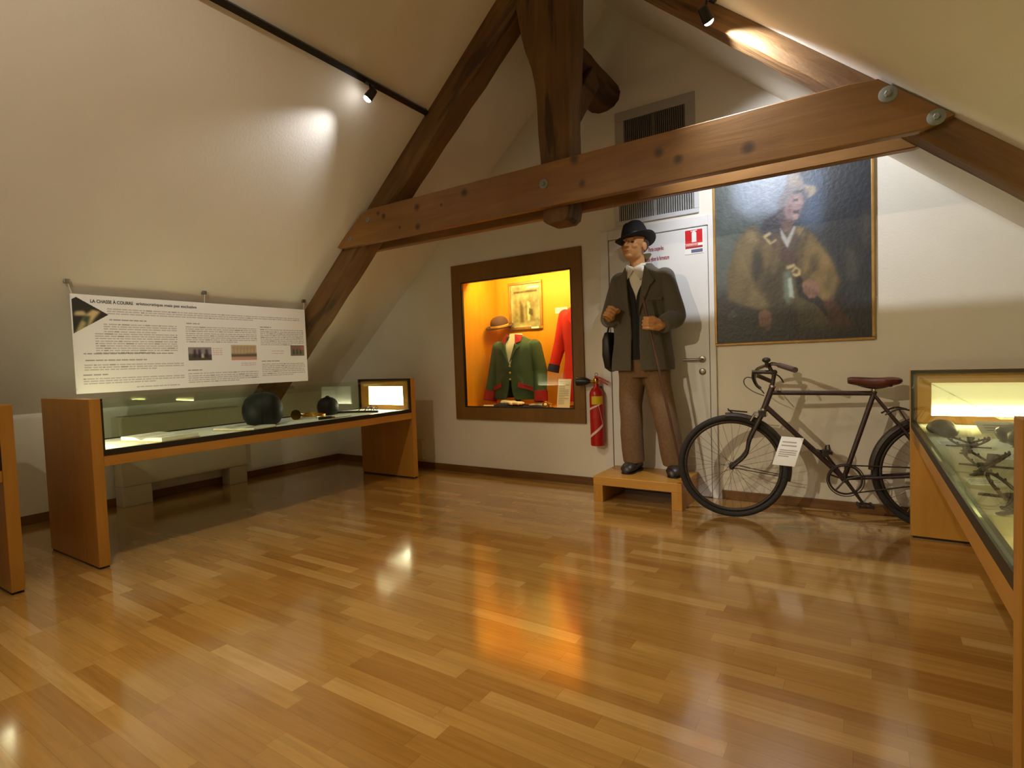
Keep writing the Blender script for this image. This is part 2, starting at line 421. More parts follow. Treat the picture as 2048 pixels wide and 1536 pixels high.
# back wall, with the opening of the display niche
NX0, NX1, NZ0, NZ1 = -3.325, -2.10, 0.645, 1.90
b = MB(); T = 0.12
def wpoly(p2): b.extrude([(x, W, z) for x, z in p2], (0, T, 0))
wpoly([(XL, 0), (NX0, 0), (NX0, zl(NX0)), (XL, ZK)])
wpoly([(NX1, 0), (XR, 0), (XR, ZK), (APX, APZ), (NX1, zl(NX1))])
wpoly([(NX0, 0), (NX1, 0), (NX1, NZ0), (NX0, NZ0)])
wpoly([(NX0, NZ1), (NX1, NZ1), (NX1, zl(NX1)), (NX0, zl(NX0))])
struct(build(b, 'wall_back', M['plaster']))
b = MB(); b.box((XL-0.1, YB, 0), (XL, W, ZK)); struct(build(b, 'wall_left', M['plaster']))
b = MB(); b.box((XR, YB, 0), (XR+0.1, W, ZK)); struct(build(b, 'wall_right', M['plaster']))
b = MB(); b.extrude([(XL, YB, ZK), (APX, YB, APZ), (APX, YB, APZ+0.1), (XL-0.1, YB, ZK)], (0, W-YB, 0)); struct(build(b, 'ceiling_left', M['slope']))
b = MB(); b.extrude([(APX, YB, APZ), (XR, YB, ZK), (XR+0.1, YB, ZK), (APX, YB, APZ+0.1)], (0, W-YB, 0)); struct(build(b, 'ceiling_right', M['slope']))
b = MB()
b.box((XL+0.014, W-0.014, 0), (-1.84, W, 0.068)); b.box((-0.895, W-0.014, 0), (XR, W, 0.068)); struct(build(b, 'baseboard_back', M['skirt'], bevel=0.003))
b = MB(); b.box((XL, YB, 0), (XL+0.014, W, 0.068)); struct(build(b, 'baseboard_left', M['skirt_y'], bevel=0.003))

# white door with its casing
door = bpy.data.objects.new('door_1', None); COL.objects.link(door); door.location = (-1.36, W, 0); struct(door)
b = MB(); b.box((-1.755, W-0.016, 0.005), (-0.967, W-0.001, 2.062)); build(b, 'leaf', M['door_paint'], door, bevel=0.003)
b = MB()
b.box((-1.835, W-0.022, 0), (-1.760, W-0.001, 2.142)); b.box((-0.962, W-0.022, 0), (-0.918, W-0.001, 2.142)); b.box((-1.760, W-0.022, 2.067), (-0.962, W-0.001, 2.142))
build(b, 'casing', M['door_paint'], door, bevel=0.004)
b = MB(); b.box((-1.762, W-0.008, 0.003), (-0.960, W-0.0005, 2.069)); build(b, 'gap_shadow_strip', M['grey_gap'], door)  # grey sheet behind the leaf, its colour stands for shade in the gap
b = MB()
b.lathe([(0.026, 0), (0.026, 0.008), (0.02, 0.01)], Matrix.Translation((-1.02, W-0.016, 1.062)) @ Matrix.Rotation(R(90), 4, 'X'), n=24)
b.tube(spline([(-1.02, W-0.02, 1.062), (-1.02, W-0.055, 1.062), (-1.035, W-0.068, 1.062), (-1.15, W-0.068, 1.062)], 5), 0.0095, n=12)
build(b, 'handle', M['steel'], door, smooth=40)
b = MB(); b.lathe([(0.025, 0), (0.025, 0.006), (0.02, 0.009)], Matrix.Translation((-1.02, W-0.016, 0.968)) @ Matrix.Rotation(R(90), 4, 'X'), n=24)
b.lathe([(0.009, 0.009), (0.009, 0.013)], Matrix.Translation((-1.02, W-0.016, 0.968)) @ Matrix.Rotation(R(90), 4, 'X'), n=16)
build(b, 'lock', M['steel'], door, smooth=40)

def text(body, name, size, loc, mat, parent=None, rot=(R(90), 0, 0), align='LEFT', sx=1.0, depth=0.0006, bold=0.0, fit=None):
    cu = bpy.data.curves.new(name, 'FONT'); cu.body = body; cu.size = size; cu.align_x = align; cu.extrude = depth; cu.offset = bold
    ob = bpy.data.objects.new(name, cu); COL.objects.link(ob)
    bpy.context.view_layer.update()
    dg = bpy.context.evaluated_depsgraph_get()
    me = bpy.data.meshes.new_from_object(ob.evaluated_get(dg))
    bpy.data.objects.remove(ob); bpy.data.curves.remove(cu)
    if fit:
        xs = [v.co.x for v in me.vertices]; sx = fit/(max(xs)-min(xs))
    mt = Matrix.Translation(loc) @ Euler(rot).to_matrix().to_4x4() @ Matrix.Diagonal((sx, 1, 1, 1))
    me.transform(mt); me.materials.clear(); me.materials.append(mat)
    o = bpy.data.objects.new(name, me); COL.objects.link(o)
    if parent is not None: adopt(o, parent)
    return o
YD = W - 0.0172
o = text('Porte coupe-feu', 'door_notice', 0.047, (-1.358, YD, 1.929), M['text_red'], align='CENTER', fit=0.122, bold=0.0008)
tag(o, 'red lettering line on the white door, upper of the two lines beside the hat', 'lettering')
o = text('Ne pas g\u00eaner la fermeture', 'door_notice', 0.047, (-1.358, YD, 1.852), M['text_red'], align='CENTER', fit=0.205, bold=0.0008)
tag(o, 'red lettering line on the white door, lower line just above the mannequin\'s shoulder', 'lettering')

# extinguisher sign on the door
sg = thing('fire_extinguisher_sign', 'red and white sign with an extinguisher symbol at the door\'s top corner', 'sign', (-1.065, YD, 1.96))
b = MB(); b.box((-1.135, YD-0.002, 1.865), (-0.995, YD+0.001, 2.052)); build(b, 'plate', M['paper'], sg)
b = MB(); b.box((-1.129, YD-0.003, 1.945), (-1.001, YD-0.002, 2.046)); build(b, 'red_field', M['sign_red'], sg)
b = MB(); y = YD-0.0042
b.extrude([(-1.079, y, 1.953), (-1.045, y, 1.953), (-1.045, y, 2.022), (-1.05, y, 2.03), (-1.056, y, 2.033), (-1.056, y, 2.036), (-1.04, y, 2.036), (-1.04, y, 2.042), (-1.086, y, 2.04), (-1.088, y, 2.033), (-1.068, y, 2.035), (-1.068, y, 2.033), (-1.075, y, 2.03), (-1.079, y, 2.022)], (0, 0.0012, 0))
build(b, 'extinguisher_symbol', M['paper'], sg)
b = MB(); b.box((-1.129, YD-0.003, 1.908), (-1.001, YD-0.002, 1.924)); build(b, 'dark_red_band', M['sign_dark_red'], sg)
b = MB(); b.box((-1.129, YD-0.003, 1.926), (-1.035, YD-0.002, 1.941)); build(b, 'light_red_band', M['sign_red'], sg)
b = MB(); b.box((-1.085, YD-0.003, 1.874), (-1.001, YD-0.002, 1.898)); build(b, 'blue_band', M['sign_blue'], sg)
b = MB()
for i in range(9): b.box((-1.122+i*0.0095, YD-0.0036, 1.931), (-1.1155+i*0.0095, YD-0.003, 1.937))
build(b, 'caption_marks', M['paper'], sg)

# air vents above the door
def vent(name, label, x0, x1, z0, z1, fr, mf, ms, n):
    v = thing(name, label, 'air vent', ((x0+x1)/2, W, z0))
    b = MB(); d = 0.016
    b.box((x0, W-d, z0), (x1, W, z0+fr)); b.box((x0, W-d, z1-fr), (x1, W, z1)); b.box((x0, W-d, z0+fr), (x0+fr, W, z1-fr)); b.box((x1-fr, W-d, z0+fr), (x1, W, z1-fr))
    build(b, 'frame', mf, v, bevel=0.003)
    b = MB(); b.box((x0+fr, W-0.003, z0+fr), (x1-fr, W-0.0005, z1-fr)); build(b, 'dark_backing', M['vent_dark'], v)
    b = MB(); w = (x1-x0-2*fr)
    for i in range(n):
        x = x0+fr+w*(i+0.5)/n; b.box((x-0.0042, W-0.014, z0+fr), (x+0.0042, W-0.003, z1-fr))
    build(b, 'slats', ms, v)
    b = MB(); xm = (x0+x1)/2; b.box((xm-0.014, W-0.0155, z0+fr), (xm+0.014, W-0.003, z1-fr)); build(b, 'middle_bar', ms, v)
vent('air_vent', 'light framed wall grille with fine vertical slats directly above the door', -1.69, -1.025, 2.172, 2.60, 0.034, M['vent_white'], M['slat'], 34)
vent('air_vent', 'grey wall vent with a wide frame, above the tie beam', -1.675, -1.04, 2.66, 3.075, 0.075, M['vent_grey'], M['slat_dark'], 30)

# ------------------------------------------------------------------ roof truss
YT0, YT1 = 3.225, 3.42
AXL = Vector((1, 0, SL)).normalized(); AXR = Vector((1, 0, -SL)).normalized()
M['old_l'] = wood('old_oak_left', rgb(82, 56, 24), rgb(134, 96, 50), AXL, stretch=8, scale=2.0, rough=0.7, bump=0.5, crack=0.6)
M['old_r'] = wood('old_oak_right', rgb(90, 62, 30), rgb(142, 103, 56), AXR, stretch=8, scale=2.0, rough=0.65, bump=0.5, crack=0.6)
M['old_z'] = wood('old_oak_post', rgb(76, 52, 22), rgb(122, 87, 44), (0, 0, 1), stretch=8, scale=2.0, rough=0.7, bump=0.5, crack=0.7)
M['old_y'] = wood('old_oak_log', rgb(64, 42, 18), rgb(104, 72, 34), (0, 1, 0), stretch=6, scale=2.0, rough=0.75, bump=0.5, crack=0.6)
KN = [(-2.86, 3.17, 2.305, 0.028), (-2.86, 3.17, 2.155, 0.022), (-2.4, 3.17, 2.325, 0.026), (-2.62, 3.17, 2.28, 0.012), (-1.52, 3.17, 2.36, 0.03), (-1.47, 3.17, 2.20, 0.022),
      (-0.98, 3.17, 2.275, 0.026), (-0.87, 3.17, 2.215, 0.024), (-0.50, 3.17, 2.19, 0.03), (-3.22, 3.17, 2.30, 0.02), (-3.28, 3.17, 2.33, 0.016), (-3.05, 3.17, 2.18, 0.012)]
M['pine'] = wood('collar_pine', rgb(116, 78, 34), rgb(152, 108, 54), (1, 0, 0), stretch=10, scale=1.6, rough=0.5, bump=0.06, knots=KN)

truss = thing('roof_truss', 'dark hewn timber roof truss with a bolted pair of tie planks', 'roof truss', (-1.7, 3.3, 0))
def timber(p0, p1, up, w0, w1, d0, d1, mat, name, seed, nseg=26, amp=0.012):
    """hewn beam between p0 and p1 (top edge); up = outward side; d = depth below the top edge"""
    rnd = random.Random(seed); b = MB(); rings = []
    p0, p1 = Vector(p0), Vector(p1); upv = Vector(up).normalized()
    for i in range(nseg+1):
        t = i/nseg; c = p0.lerp(p1, t); d = d0+(d1-d0)*t
        j = lambda s: amp*mnoise.noise(Vector((t*7+s, seed*3.1, s*2.0))) + amp*0.4*rnd.uniform(-1, 1)
        ch = 0.018
        prof = [(w0, -0.002), (w1, -0.002), (w1+j(1)*0.6, -d*0.5), (w1-ch+j(2)*0.5, -d+j(2.2)), ((w0+w1)/2, -d+j(3)), (w0+ch+j(4)*0.5, -d+j(5)), (w0+j(6)*0.6, -d+ch+j(5)), (w0+j(7)*0.6, -d*0.5)]
        rings.append([Vector((c.x, y, c.z)) + upv*h for y, h in prof])
    b.loft(rings)
    return build(b, name, mat, truss, smooth=38)
nl = Vector((-SL, 0, 1)).normalized(); nr = Vector((SL, 0, 1)).normalized()
timber((XL+0.02, 0, zl(XL+0.02)), (APX-0.09, 0, zl(APX-0.09)), nl, YT0, YT1, 0.19, 0.18, M['old_l'], 'rafter', 3)
timber((APX+0.09, 0, zr(APX+0.09)), (XR-0.02, 0, zr(XR-0.02)), nr, YT0, YT1, 0.075, 0.15, M['old_r'], 'rafter', 5)
# king post, flared head and shaped foot
b = MB(); rings = []
prof = [(2.01, -1.70, 0.075), (2.03, -1.695, 0.10), (2.10, -1.69, 0.108), (2.40, -1.69, 0.112), (2.62, -1.695, 0.116), (2.80, -1.695, 0.120), (2.93, -1.69, 0.132), (3.05, -1.70, 0.152), (3.2, -1.72, 0.182), (3.35, -1.735, 0.202), (3.5, -1.74, 0.212), (3.66, -1.735, 0.2), (3.80, -1.715, 0.12)]
rnd = random.Random(9)
for z, cx, hw in prof:
    j = lambda: rnd.uniform(-0.005, 0.005)
    ch = 0.015; y0, y1 = YT0, YT1
    rings.append([(cx-hw+ch+j(), y0, z), (cx, y0-0.001+abs(j())*0.2, z), (cx+hw-ch+j(), y0, z), (cx+hw+j(), y0+ch, z), (cx+hw+j(), y1-ch, z), (cx+hw-ch, y1, z), (cx-hw+ch, y1, z), (cx-hw+j(), y1-ch, z), (cx-hw+j(), y0+ch, z)])
b.loft(rings); build(b, 'king_post', M['old_z'], truss, smooth=35)
# collar planks either side
def plank(y0, y1, name):
    z0, z1 = 2.112, 2.385
    xa, xb = XL+(z0-ZK)/SL, XL+(z1-ZK)/SL
    xc, xd = APX+(APZ-z1)/SL, APX+(APZ-z0)/SL
    e = 0.004
    b = MB(); b.extrude([(xa+0.05+e, y0, z0), (xd-0.16, y0, z0-0.02), (xd-0.03, y0, z0+0.02), (xc-e, y0, z1-0.01), (xc-0.12, y0, z1), (xb+0.10, y0, z1), (xb+e, y0, z1-0.03), (xa+e, y0, z0+0.02)], (0, y1-y0, 0))
    return build(b, name, M['pine'], truss, bevel=0.006)
plank(3.17, YT0, 'collar_plank'); plank(YT1, 3.475, 'collar_plank')
def bolt(x, z, r, y=3.17):
    b = MB(); MX = Matrix.Translation((x, y, z)) @ Matrix.Rotation(R(90), 4, 'X')
    b.lathe([(r, 0), (r, 0.004), (r*0.9, 0.006)], MX, n=28)
    b.lathe([(r*0.42, 0.006), (r*0.42, 0.016), (r*0.3, 0.02)], MX, n=6)
    build(b, 'bolt', M['galv'], truss, smooth=30)
bolt(-1.745, 2.252, 0.032); bolt(0.112, 2.290, 0.038); bolt(0.292, 2.136, 0.036); bolt(-3.40, 2.298, 0.02); bolt(-3.625, 2.175, 0.02)

ridge = thing('ridge_purlin', 'rough round purlin log running from the king post into the back wall', 'beam', (-1.78, 3.85, 3.2))
b = MB(); rings = []; rnd = random.Random(2)
for i in range(13):
    t = i/12; y = YT1 + 0.002 + t*(W-YT1-0.004); c = Vector((-1.80+0.02*t, y, 3.27-0.03*t)); n = 14
    rings.append([c + Vector((math.cos(2*PI*k/n)*0.155, 0, math.sin(2*PI*k/n)*0.125))*(1+0.06*mnoise.noise(Vector((k*0.9, t*4, 1)))+rnd.uniform(-.012, .012)) for k in range(n)])
b.loft(rings); build(b, 'log', M['old_y'], ridge, smooth=40)
b = MB(); b.box((-0.065, -0.075, 0), (0.065, 0.075, 0.56), Matrix.Translation((-1.69, 3.44, 2.76)) @ Matrix.Rotation(R(-42), 4, 'X')); build(b, 'brace', M['old_y'], ridge, bevel=0.012)

# ------------------------------------------------------------------ lighting tracks and spots
def track(name, label, x, z, nrm, y1):
    t = thing(name, label, 'light track', (x, (YB+y1)/2, z))
    Mx = Matrix(((nrm.z, 0, nrm.x, x), (0, 1, 0, 0), (-nrm.x, 0, nrm.z, z), (0, 0, 0, 1)))
    b = MB(); b.box((-0.019, YB+0.2, -0.034), (0.019, y1, -0.002), Mx); build(b, 'rail', M['black_rail'], t, bevel=0.003)
    b = MB(); b.box((-0.021, y1, -0.036), (0.021, y1+0.012, -0.001), Mx); build(b, 'end_cap', M['black_rail'], t)
TLX, TRX = -2.77, -0.645
track('light_track', 'black lighting track along the left sloping ceiling', TLX, zl(TLX), nl, 3.19)
track('light_track', 'black lighting track high on the right sloping ceiling, mostly out of view', TRX, zr(TRX), nr, 3.13)
M['lens'] = emit('lamp_lens', (1.0, 0.97, 0.95), 40)
M['lens_warm'] = emit('lamp_lens_warm', (1.0, 0.8, 0.5), 20)
SPOT_LABELS = {('L', 2.63): 'lit black spotlight on the left track, casting a bright oval on the slope',
               ('R', 3.06): 'lit black spotlight beside the right rafter at the top of the picture'}
for side, y, tgt, pw, colr, cone, bl in SPOTS:
    x = TLX if side == 'L' else TRX; nrm = nl if side == 'L' else nr
    z = zl(x) if side == 'L' else zr(x)
    base = Vector((x, y, z)) - nrm*0.034
    head = base - Vector((0, 0, 0.055 if side == 'L' else 0.07)) - nrm*0.025
    d = (Vector(tgt) - head).normalized()
    if (side, y) in SPOT_LABELS:
        lab = SPOT_LABELS[(side, y)]
    else:
        lab = '%s spotlight out of view on the %s ceiling track' % ({0.85: 'nearest', 1.0: 'nearest', -0.2: 'second', -1.7: 'third' , -3.2: 'furthest'  , -1.0: 'second'}[y], 'left' if side == 'L' else 'right')
    sp = thing('track_spotlight', lab, 'spotlight', head, group='track spotlights')
    b = MB(); b.box((-0.018, -0.035, -0.014), (0.018, 0.035, 0.0), Matrix.Translation(base)); build(b, 'adapter', M['black_rail'], sp, bevel=0.003)
    b = MB(); b.tube([base, head], 0.008, n=10); build(b, 'stem', M['black_rail'], sp, smooth=40)
    q = d.to_track_quat('Z', 'Y').to_matrix().to_4x4()
    MX = Matrix.Translation(head) @ q
    b = MB(); b.lathe([(0.012, -0.035), (0.024, -0.03), (0.028, 0.0), (0.031, 0.045), (0.0285, 0.045), (0.026, 0.034), (0.001, 0.034)], MX, n=24); build(b, 'lamp_housing', M['black_rail'], sp, smooth=40)
    b = MB(); b.lathe([(0.0255, 0.036), (0.0265, 0.046), (0.022, 0.056), (0.012, 0.062), (0.001, 0.064)], MX, n=24); build(b, 'lens', M['lens'] if colr is NEUT else M['lens_warm'], sp, smooth=60)
    ld = bpy.data.lights.new('spot', 'SPOT'); ld.energy = pw; ld.color = colr; ld.spot_size = R(cone); ld.spot_blend = bl; ld.shadow_soft_size = 0.014
    lo = bpy.data.objects.new('spot_lamp', ld); COL.objects.link(lo)
    lo.matrix_world = Matrix.Translation(head + d*0.09) @ (-d).to_track_quat('Z', 'Y').to_matrix().to_4x4()
    adopt(lo, sp)

# ------------------------------------------------------------------ display cases
def light_panel_mat(name, col, s0, s1, k):
    """opal diffuser, lamp tube behind its lower edge"""
    m, t, b = nt(name); L = t.links.new
    co = N(t, 'ShaderNodeTexCoord'); sp = N(t, 'ShaderNodeSeparateXYZ'); L(co.outputs['Generated'], sp.inputs[0])
    mr = N(t, 'ShaderNodeMapRange'); L(sp.outputs[2], mr.inputs[0]); mr.inputs[3].default_value = s0; mr.inputs[4].default_value = s1
    pw = N(t, 'ShaderNodeMath', operation='MULTIPLY'); L(sp.outputs[2], pw.inputs[0]); pw.inputs[1].default_value = -k; pe = N(t, 'ShaderNodeMath', operation='EXPONENT'); L(pw.outputs[0], pe.inputs[0]); L(pe.outputs[0], mr.inputs[0])
    b.inputs['Base Color'].default_value = (0.8, 0.75, 0.6, 1)
    b.inputs['Emission Color'].default_value = (*col, 1); L(mr.outputs[0], b.inputs['Emission Strength']); return m
M['opal_l'] = light_panel_mat('opal_left', (1.0, 0.88, 0.58), 2.6, 46.0, 5.0)
M['opal_r'] = light_panel_mat('opal_right', (1.0, 0.86, 0.36), 0.8, 240.0, 14.0)
def display_case(label, xf, sgn, y0, y1, opal, lining, ends=(True, True)):
    """xf = x of the front face, sgn = +1 when the front faces +x; y0..y1 outer length"""
    xb = xf - sgn*0.72; xi = xf - sgn*0.02
    c = thing('display_case', label, 'display case', ((xf+xb)/2, (y0+y1)/2, 0), 'glazed display cases')
    for ya in (y0, y1-0.056):
        b = MB(); b.box((xf, ya, 0.012), (xb, ya+0.056, 0.968)); e = build(b, 'end_panel', M['honey'], c, bevel=0.002)
        b = MB(); b.box((xf-sgn*0.01, ya+0.004, 0), (xb+sgn*0.01, ya+0.052, 0.012)); build(b, 'plinth', M['dark_seal'], e)
    ya, yb = y0+0.0565, y1-0.0565
    b = MB(); b.box((xf-sgn*0.003, ya, 0.580), (xb+sgn*0.01, yb, 0.640)); build(b, 'shelf', M['honey_y'], c, bevel=0.002)
    b = MB(); b.box((xf-sgn*0.03, ya, 0.640), (xb+sgn*0.03, yb, 0.664)); build(b, 'lining', lining, c)
    b = MB(); b.box((xf-sgn*0.002, ya, 0.640), (xf-sgn*0.028, yb, 0.674)); b.box((xb+sgn*0.012, ya, 0.640), (xb+sgn*0.03, yb, 0.672))
    for yy, w in ((ya, 0.010), (yb-0.022, 0.022)):
        b.box((xf-sgn*0.002, yy, 0.674), (xf-sgn*0.02, yy+w, 0.950)); b.box((xb+sgn*0.012, yy, 0.674), (xb+sgn*0.028, yy+w, 0.950)); b.box((xf-sgn*0.002, yy, 0.951), (xb+sgn*0.012, yy+w, 0.9675))
    build(b, 'dark_edging', M['dark_seal'], c)
    b = MB(); b.box((xf-sgn*0.008, ya+0.0105, 0.6745), (xf-sgn*0.016, yb-0.0225, 0.943)); build(b, 'front_pane', M['glass'], c)
    b = MB(); b.box((xb+sgn*0.016, ya+0.0105, 0.6745), (xb+sgn*0.024, yb-0.0225, 0.943)); build(b, 'back_pane', M['glass'], c)
    b = MB(); b.box((xf-sgn*0.008, ya+0.0105, 0.9435), (xb+sgn*0.016, yb-0.0225, 0.9505)); build(b, 'top_pane', M['glass'], c)
    for k, (yy, s) in enumerate(((ya, 1), (yb, -1))):
        if not ends[k]: continue
        x0, x1, z0, z1 = xf-sgn*0.095, xf-sgn*0.57, 0.712, 0.895
        b = MB(); y2 = yy+s*0.011
        b.box((xi-sgn*0.012, yy, 0.666), (x0, y2, 0.941)); b.box((x1, yy, 0.666), (xb+sgn*0.04, y2, 0.941)); b.box((x0, yy, 0.666), (x1, y2, z0)); b.box((x0, yy, z1), (x1, y2, 0.941))
        build(b, 'light_surround', M['honey'], c)
        b = MB(); b.box((x0, yy, z0), (x1, yy+s*0.006, z1)); build(b, 'light_panel', opal, c)
    return c
display_case('long glazed case on the left under the hanging text board', -3.63, 1, 1.255, 3.885, M['opal_l'], M['paper'])
display_case('glazed case at the left picture edge, only its end panel in view', -3.63, 1, -1.70, 0.932, M['opal_l'], M['grey_cloth'])
display_case('glazed case on the right in front of the bicycle\'s back wheel', 0.232, -1, 1.262, 3.886, M['opal_r'], M['cream_cloth'])

# ------------------------------------------------------------------ pictures stored as colours on a fine grid
def blur(a, k):
    if k < 1: return a
    ker = np.exp(-0.5*(np.arange(-3*k, 3*k+1)/k)**2); ker /= ker.sum()
    p = np.pad(a, ((3*k, 3*k), (3*k, 3*k)), mode='edge')
    p = np.apply_along_axis(lambda r: np.convolve(r, ker, 'valid'), 1, p)
    return np.apply_along_axis(lambda r: np.convolve(r, ker, 'valid'), 0, p)
class Canvas:
    def __init__(s, nx, ny, base, asp=1.0):
        s.nx, s.ny = nx, ny
        s.U, s.V = np.meshgrid((np.arange(nx)+.5)/nx, (np.arange(ny)+.5)/ny)
        s.im = np.ones((ny, nx, 3))*np.array(base)
    def mask(s, pts):
        inside = np.zeros((s.ny, s.nx), bool); n = len(pts)
        for i in range(n):
            (x0, y0), (x1, y1) = pts[i], pts[(i+1) % n]
            if y0 == y1: continue
            c = ((y0 > s.V) != (y1 > s.V)) & (s.U < (x1-x0)*(s.V-y0)/(y1-y0)+x0)
            inside ^= c
        return inside.astype(float)
    def poly(s, pts, col, soft=1, a=1.0):
        m = blur(s.mask(pts), soft)[..., None]*a
        s.im = s.im*(1-m) + np.array(rgb(*col))*m
        return s
    def strokes(s, n, seed, amp, length=9):
        r = np.random.RandomState(seed)
        nz = r.randn(s.ny, s.nx); nz = blur(nz, 2); nz /= nz.std()
        n2 = r.randn(s.ny, s.nx); n2 = blur(n2, 7); n2 /= n2.std()
        s.im = np.clip(s.im*(1 + amp*nz[..., None] + amp*1.2*n2[..., None]), 0, 1); return s
def picture(cv, name, mat, p0, du, dv, parent, tag_n=None, thick=(0, 0, 0)):
    """grid of cv placed at p0 with edge vectors du (right) and dv (up)"""
    nx, ny = cv.nx, cv.ny; p0, du, dv = Vector(p0), Vector(du), Vector(dv)
    vs = [tuple(p0 + du*(i/(nx-1)) + dv*(j/(ny-1))) for j in range(ny) for i in range(nx)]
    fs = [(j*nx+i, j*nx+i+1, (j+1)*nx+i+1, (j+1)*nx+i) for j in range(ny-1) for i in range(nx-1)]
    me = bpy.data.meshes.new(name); me.from_pydata(vs, [], fs)
    at = me.color_attributes.new('Col', 'FLOAT_COLOR', 'POINT')
    c4 = np.ones((ny*nx, 4), np.float32); c4[:, :3] = cv.im.reshape(-1, 3)
    at.data.foreach_set('color', c4.ravel()); me.materials.append(mat); me.update()
    o = bpy.data.objects.new(name, me); COL.objects.link(o)
    if parent is not None: adopt(o, parent)
    return o

# large portrait of a huntsman
PX0, PX1, PZ0, PZ1 = -0.905, 0.058, 1.175, 2.352
cv = Canvas(210, 256, rgb(62, 66, 68))
cv.poly([(0, .3), (.3, .3), (.3, 1), (0, 1)], (92, 100, 96), 12)
cv.poly([(0, 0), (1, 0), (1, .3), (0, .3)], (40, 38, 32), 12)
cv.poly([(0.14, 1.0), (0.5, 1.0), (0.6, 0.87), (0.46, 0.76), (0.23, 0.76), (0.13, 0.88)], (158, 170, 186), 9)
cv.poly([(0.25, 0.98), (0.5, 1.0), (0.52, 0.92), (0.3, 0.86)], (184, 192, 206), 6, .7)
cv.poly([(0.60, 0.93), (0.72, 1.01), (0.745, 0.87), (0.72, 0.63), (0.58, 0.66), (0.55, 0.76)], (92, 108, 132), 8)
cv.poly([(0.747, 1.03), (1, 1.03), (1, 0), (0.915, 0), (0.797, 0.32), (0.717, 0.56), (0.744, 0.79)], (50, 52, 56), 9)
cv.poly([(.02, .95), (.1, .98), (.1, .6), (.02, .5)], (96, 104, 96), 4, .6)
cv.poly([(.1, .76), (.3, .74), (.26, .62), (.08, .6)], (92, 102, 92), 7, .8)
cv.poly([(0.847, 0.50), (0.911, 0.495), (0.91, 0.31), (0.862, 0.317)], (96, 92, 78), 4, .6)
cv.poly([(0.952, 0.69), (0.983, 0.70), (0.989, 0.49), (0.943, 0.54)], (84, 82, 66), 3, .6)
COAT = [(0.218, 0.691), (0.275, 0.70), (0.33, 0.66), (0.422, 0.681), (0.494, 0.639), (0.547, 0.664), (0.599, 0.657), (0.658, 0.602), (0.716, 0.517), (0.789, 0.385), (0.801, 0.322), (0.763, 0.224), (0.704, 0.197), (0.794, 0.051), (0.761, 0.013), (0.393, 0.013), (0.377, 0.171), (0.303, 0.20), (0.092, 0.266), (0.085, 0.42), (0.148, 0.599)]
cv.poly(COAT, (96, 82, 54), 2)
cv.poly([(0.218, 0.691), (0.293, 0.665), (0.272, 0.535), (0.251, 0.413), (0.286, 0.301), (0.378, 0.212), (0.294, 0.201), (0.092, 0.274), (0.09, 0.419), (0.143, 0.6)], (122, 106, 70), 3)
cv.poly([(0.633, 0.621), (0.691, 0.544), (0.757, 0.458), (0.801, 0.353), (0.763, 0.224), (0.704, 0.205), (0.672, 0.31), (0.638, 0.368), (0.69, 0.411), (0.631, 0.496)], (140, 116, 72), 3)
cv.poly([(.22, .68), (.29, .67), (.30, .60), (.23, .61)], (150, 128, 86), 3)
cv.poly([(0.272, 0.568), (0.328, 0.529), (0.345, 0.429), (0.287, 0.359), (0.25, 0.404)], (58, 52, 42), 3)
cv.poly([(0.364, 0.443), (0.473, 0.465), (0.487, 0.204), (0.412, 0.029), (0.361, 0.279), (0.306, 0.316)], (66, 58, 42), 4)
cv.poly([(.4, .2), (.55, .22), (.6, .02), (.4, .02)], (52, 46, 36), 5)
cv.poly([(.56, .26), (.66, .24), (.72, .05), (.58, .02)], (84, 78, 50), 4)
cv.poly([(.34, .58), (.39, .6), (.38, .46), (.34, .44)], (132, 110, 68), 3, .7)
cv.poly([(0.341, 0.724), (0.424, 0.761), (0.459, 0.692), (0.493, 0.591), (0.422, 0.648), (0.385, 0.604), (0.312, 0.662)], (58, 52, 56), 2)
cv.poly([(0.547, 0.664), (0.599, 0.649), (0.598, 0.61), (0.537, 0.554), (0.51, 0.557)], (146, 124, 84), 2)
cv.poly([(.60, .64), (.62, .66), (.57, .58), (.54, .56)], (50, 48, 62), 1)
cv.poly([(0.615, 0.561), (0.641, 0.557), (0.63, 0.417), (0.595, 0.38), (0.578, 0.422)], (150, 122, 76), 3)
cv.poly([(0.492, 0.543), (0.547, 0.648), (0.581, 0.588), (0.544, 0.465), (0.501, 0.51)], (84, 72, 58), 2)
cv.poly([(0.424, 0.761), (0.478, 0.801), (0.504, 0.774), (0.495, 0.711), (0.45, 0.685)], (92, 78, 82), 2)
cv.poly([(0.45, 0.693), (0.495, 0.711), (0.539, 0.697), (0.511, 0.637), (0.476, 0.641)], (120, 92, 82), 1)
cv.poly([(0.487, 0.816), (0.523, 0.858), (0.584, 0.86), (0.605, 0.798), (0.583, 0.762), (0.57, 0.725), (0.539, 0.705), (0.495, 0.711), (0.477, 0.754)], (176, 146, 144), 2)
cv.poly([(0.54, 0.85), (0.60, 0.80), (0.575, 0.79), (0.545, 0.80)], (204, 176, 166), 1, .8)
cv.poly([(0.532, 0.825), (0.567, 0.824), (0.566, 0.808), (0.536, 0.813)], (84, 68, 74), 1)
cv.poly([(0.50, 0.80), (0.52, 0.80), (0.52, 0.74), (0.50, 0.74)], (140, 106, 100), 2)
cv.poly([(0.531, 0.757), (0.578, 0.757), (0.567, 0.735), (0.533, 0.742)], (74, 66, 72), 1)
cv.poly([(0.535, 0.735), (0.57, 0.732), (0.56, 0.708), (0.53, 0.706)], (206, 174, 168), 1, .8)
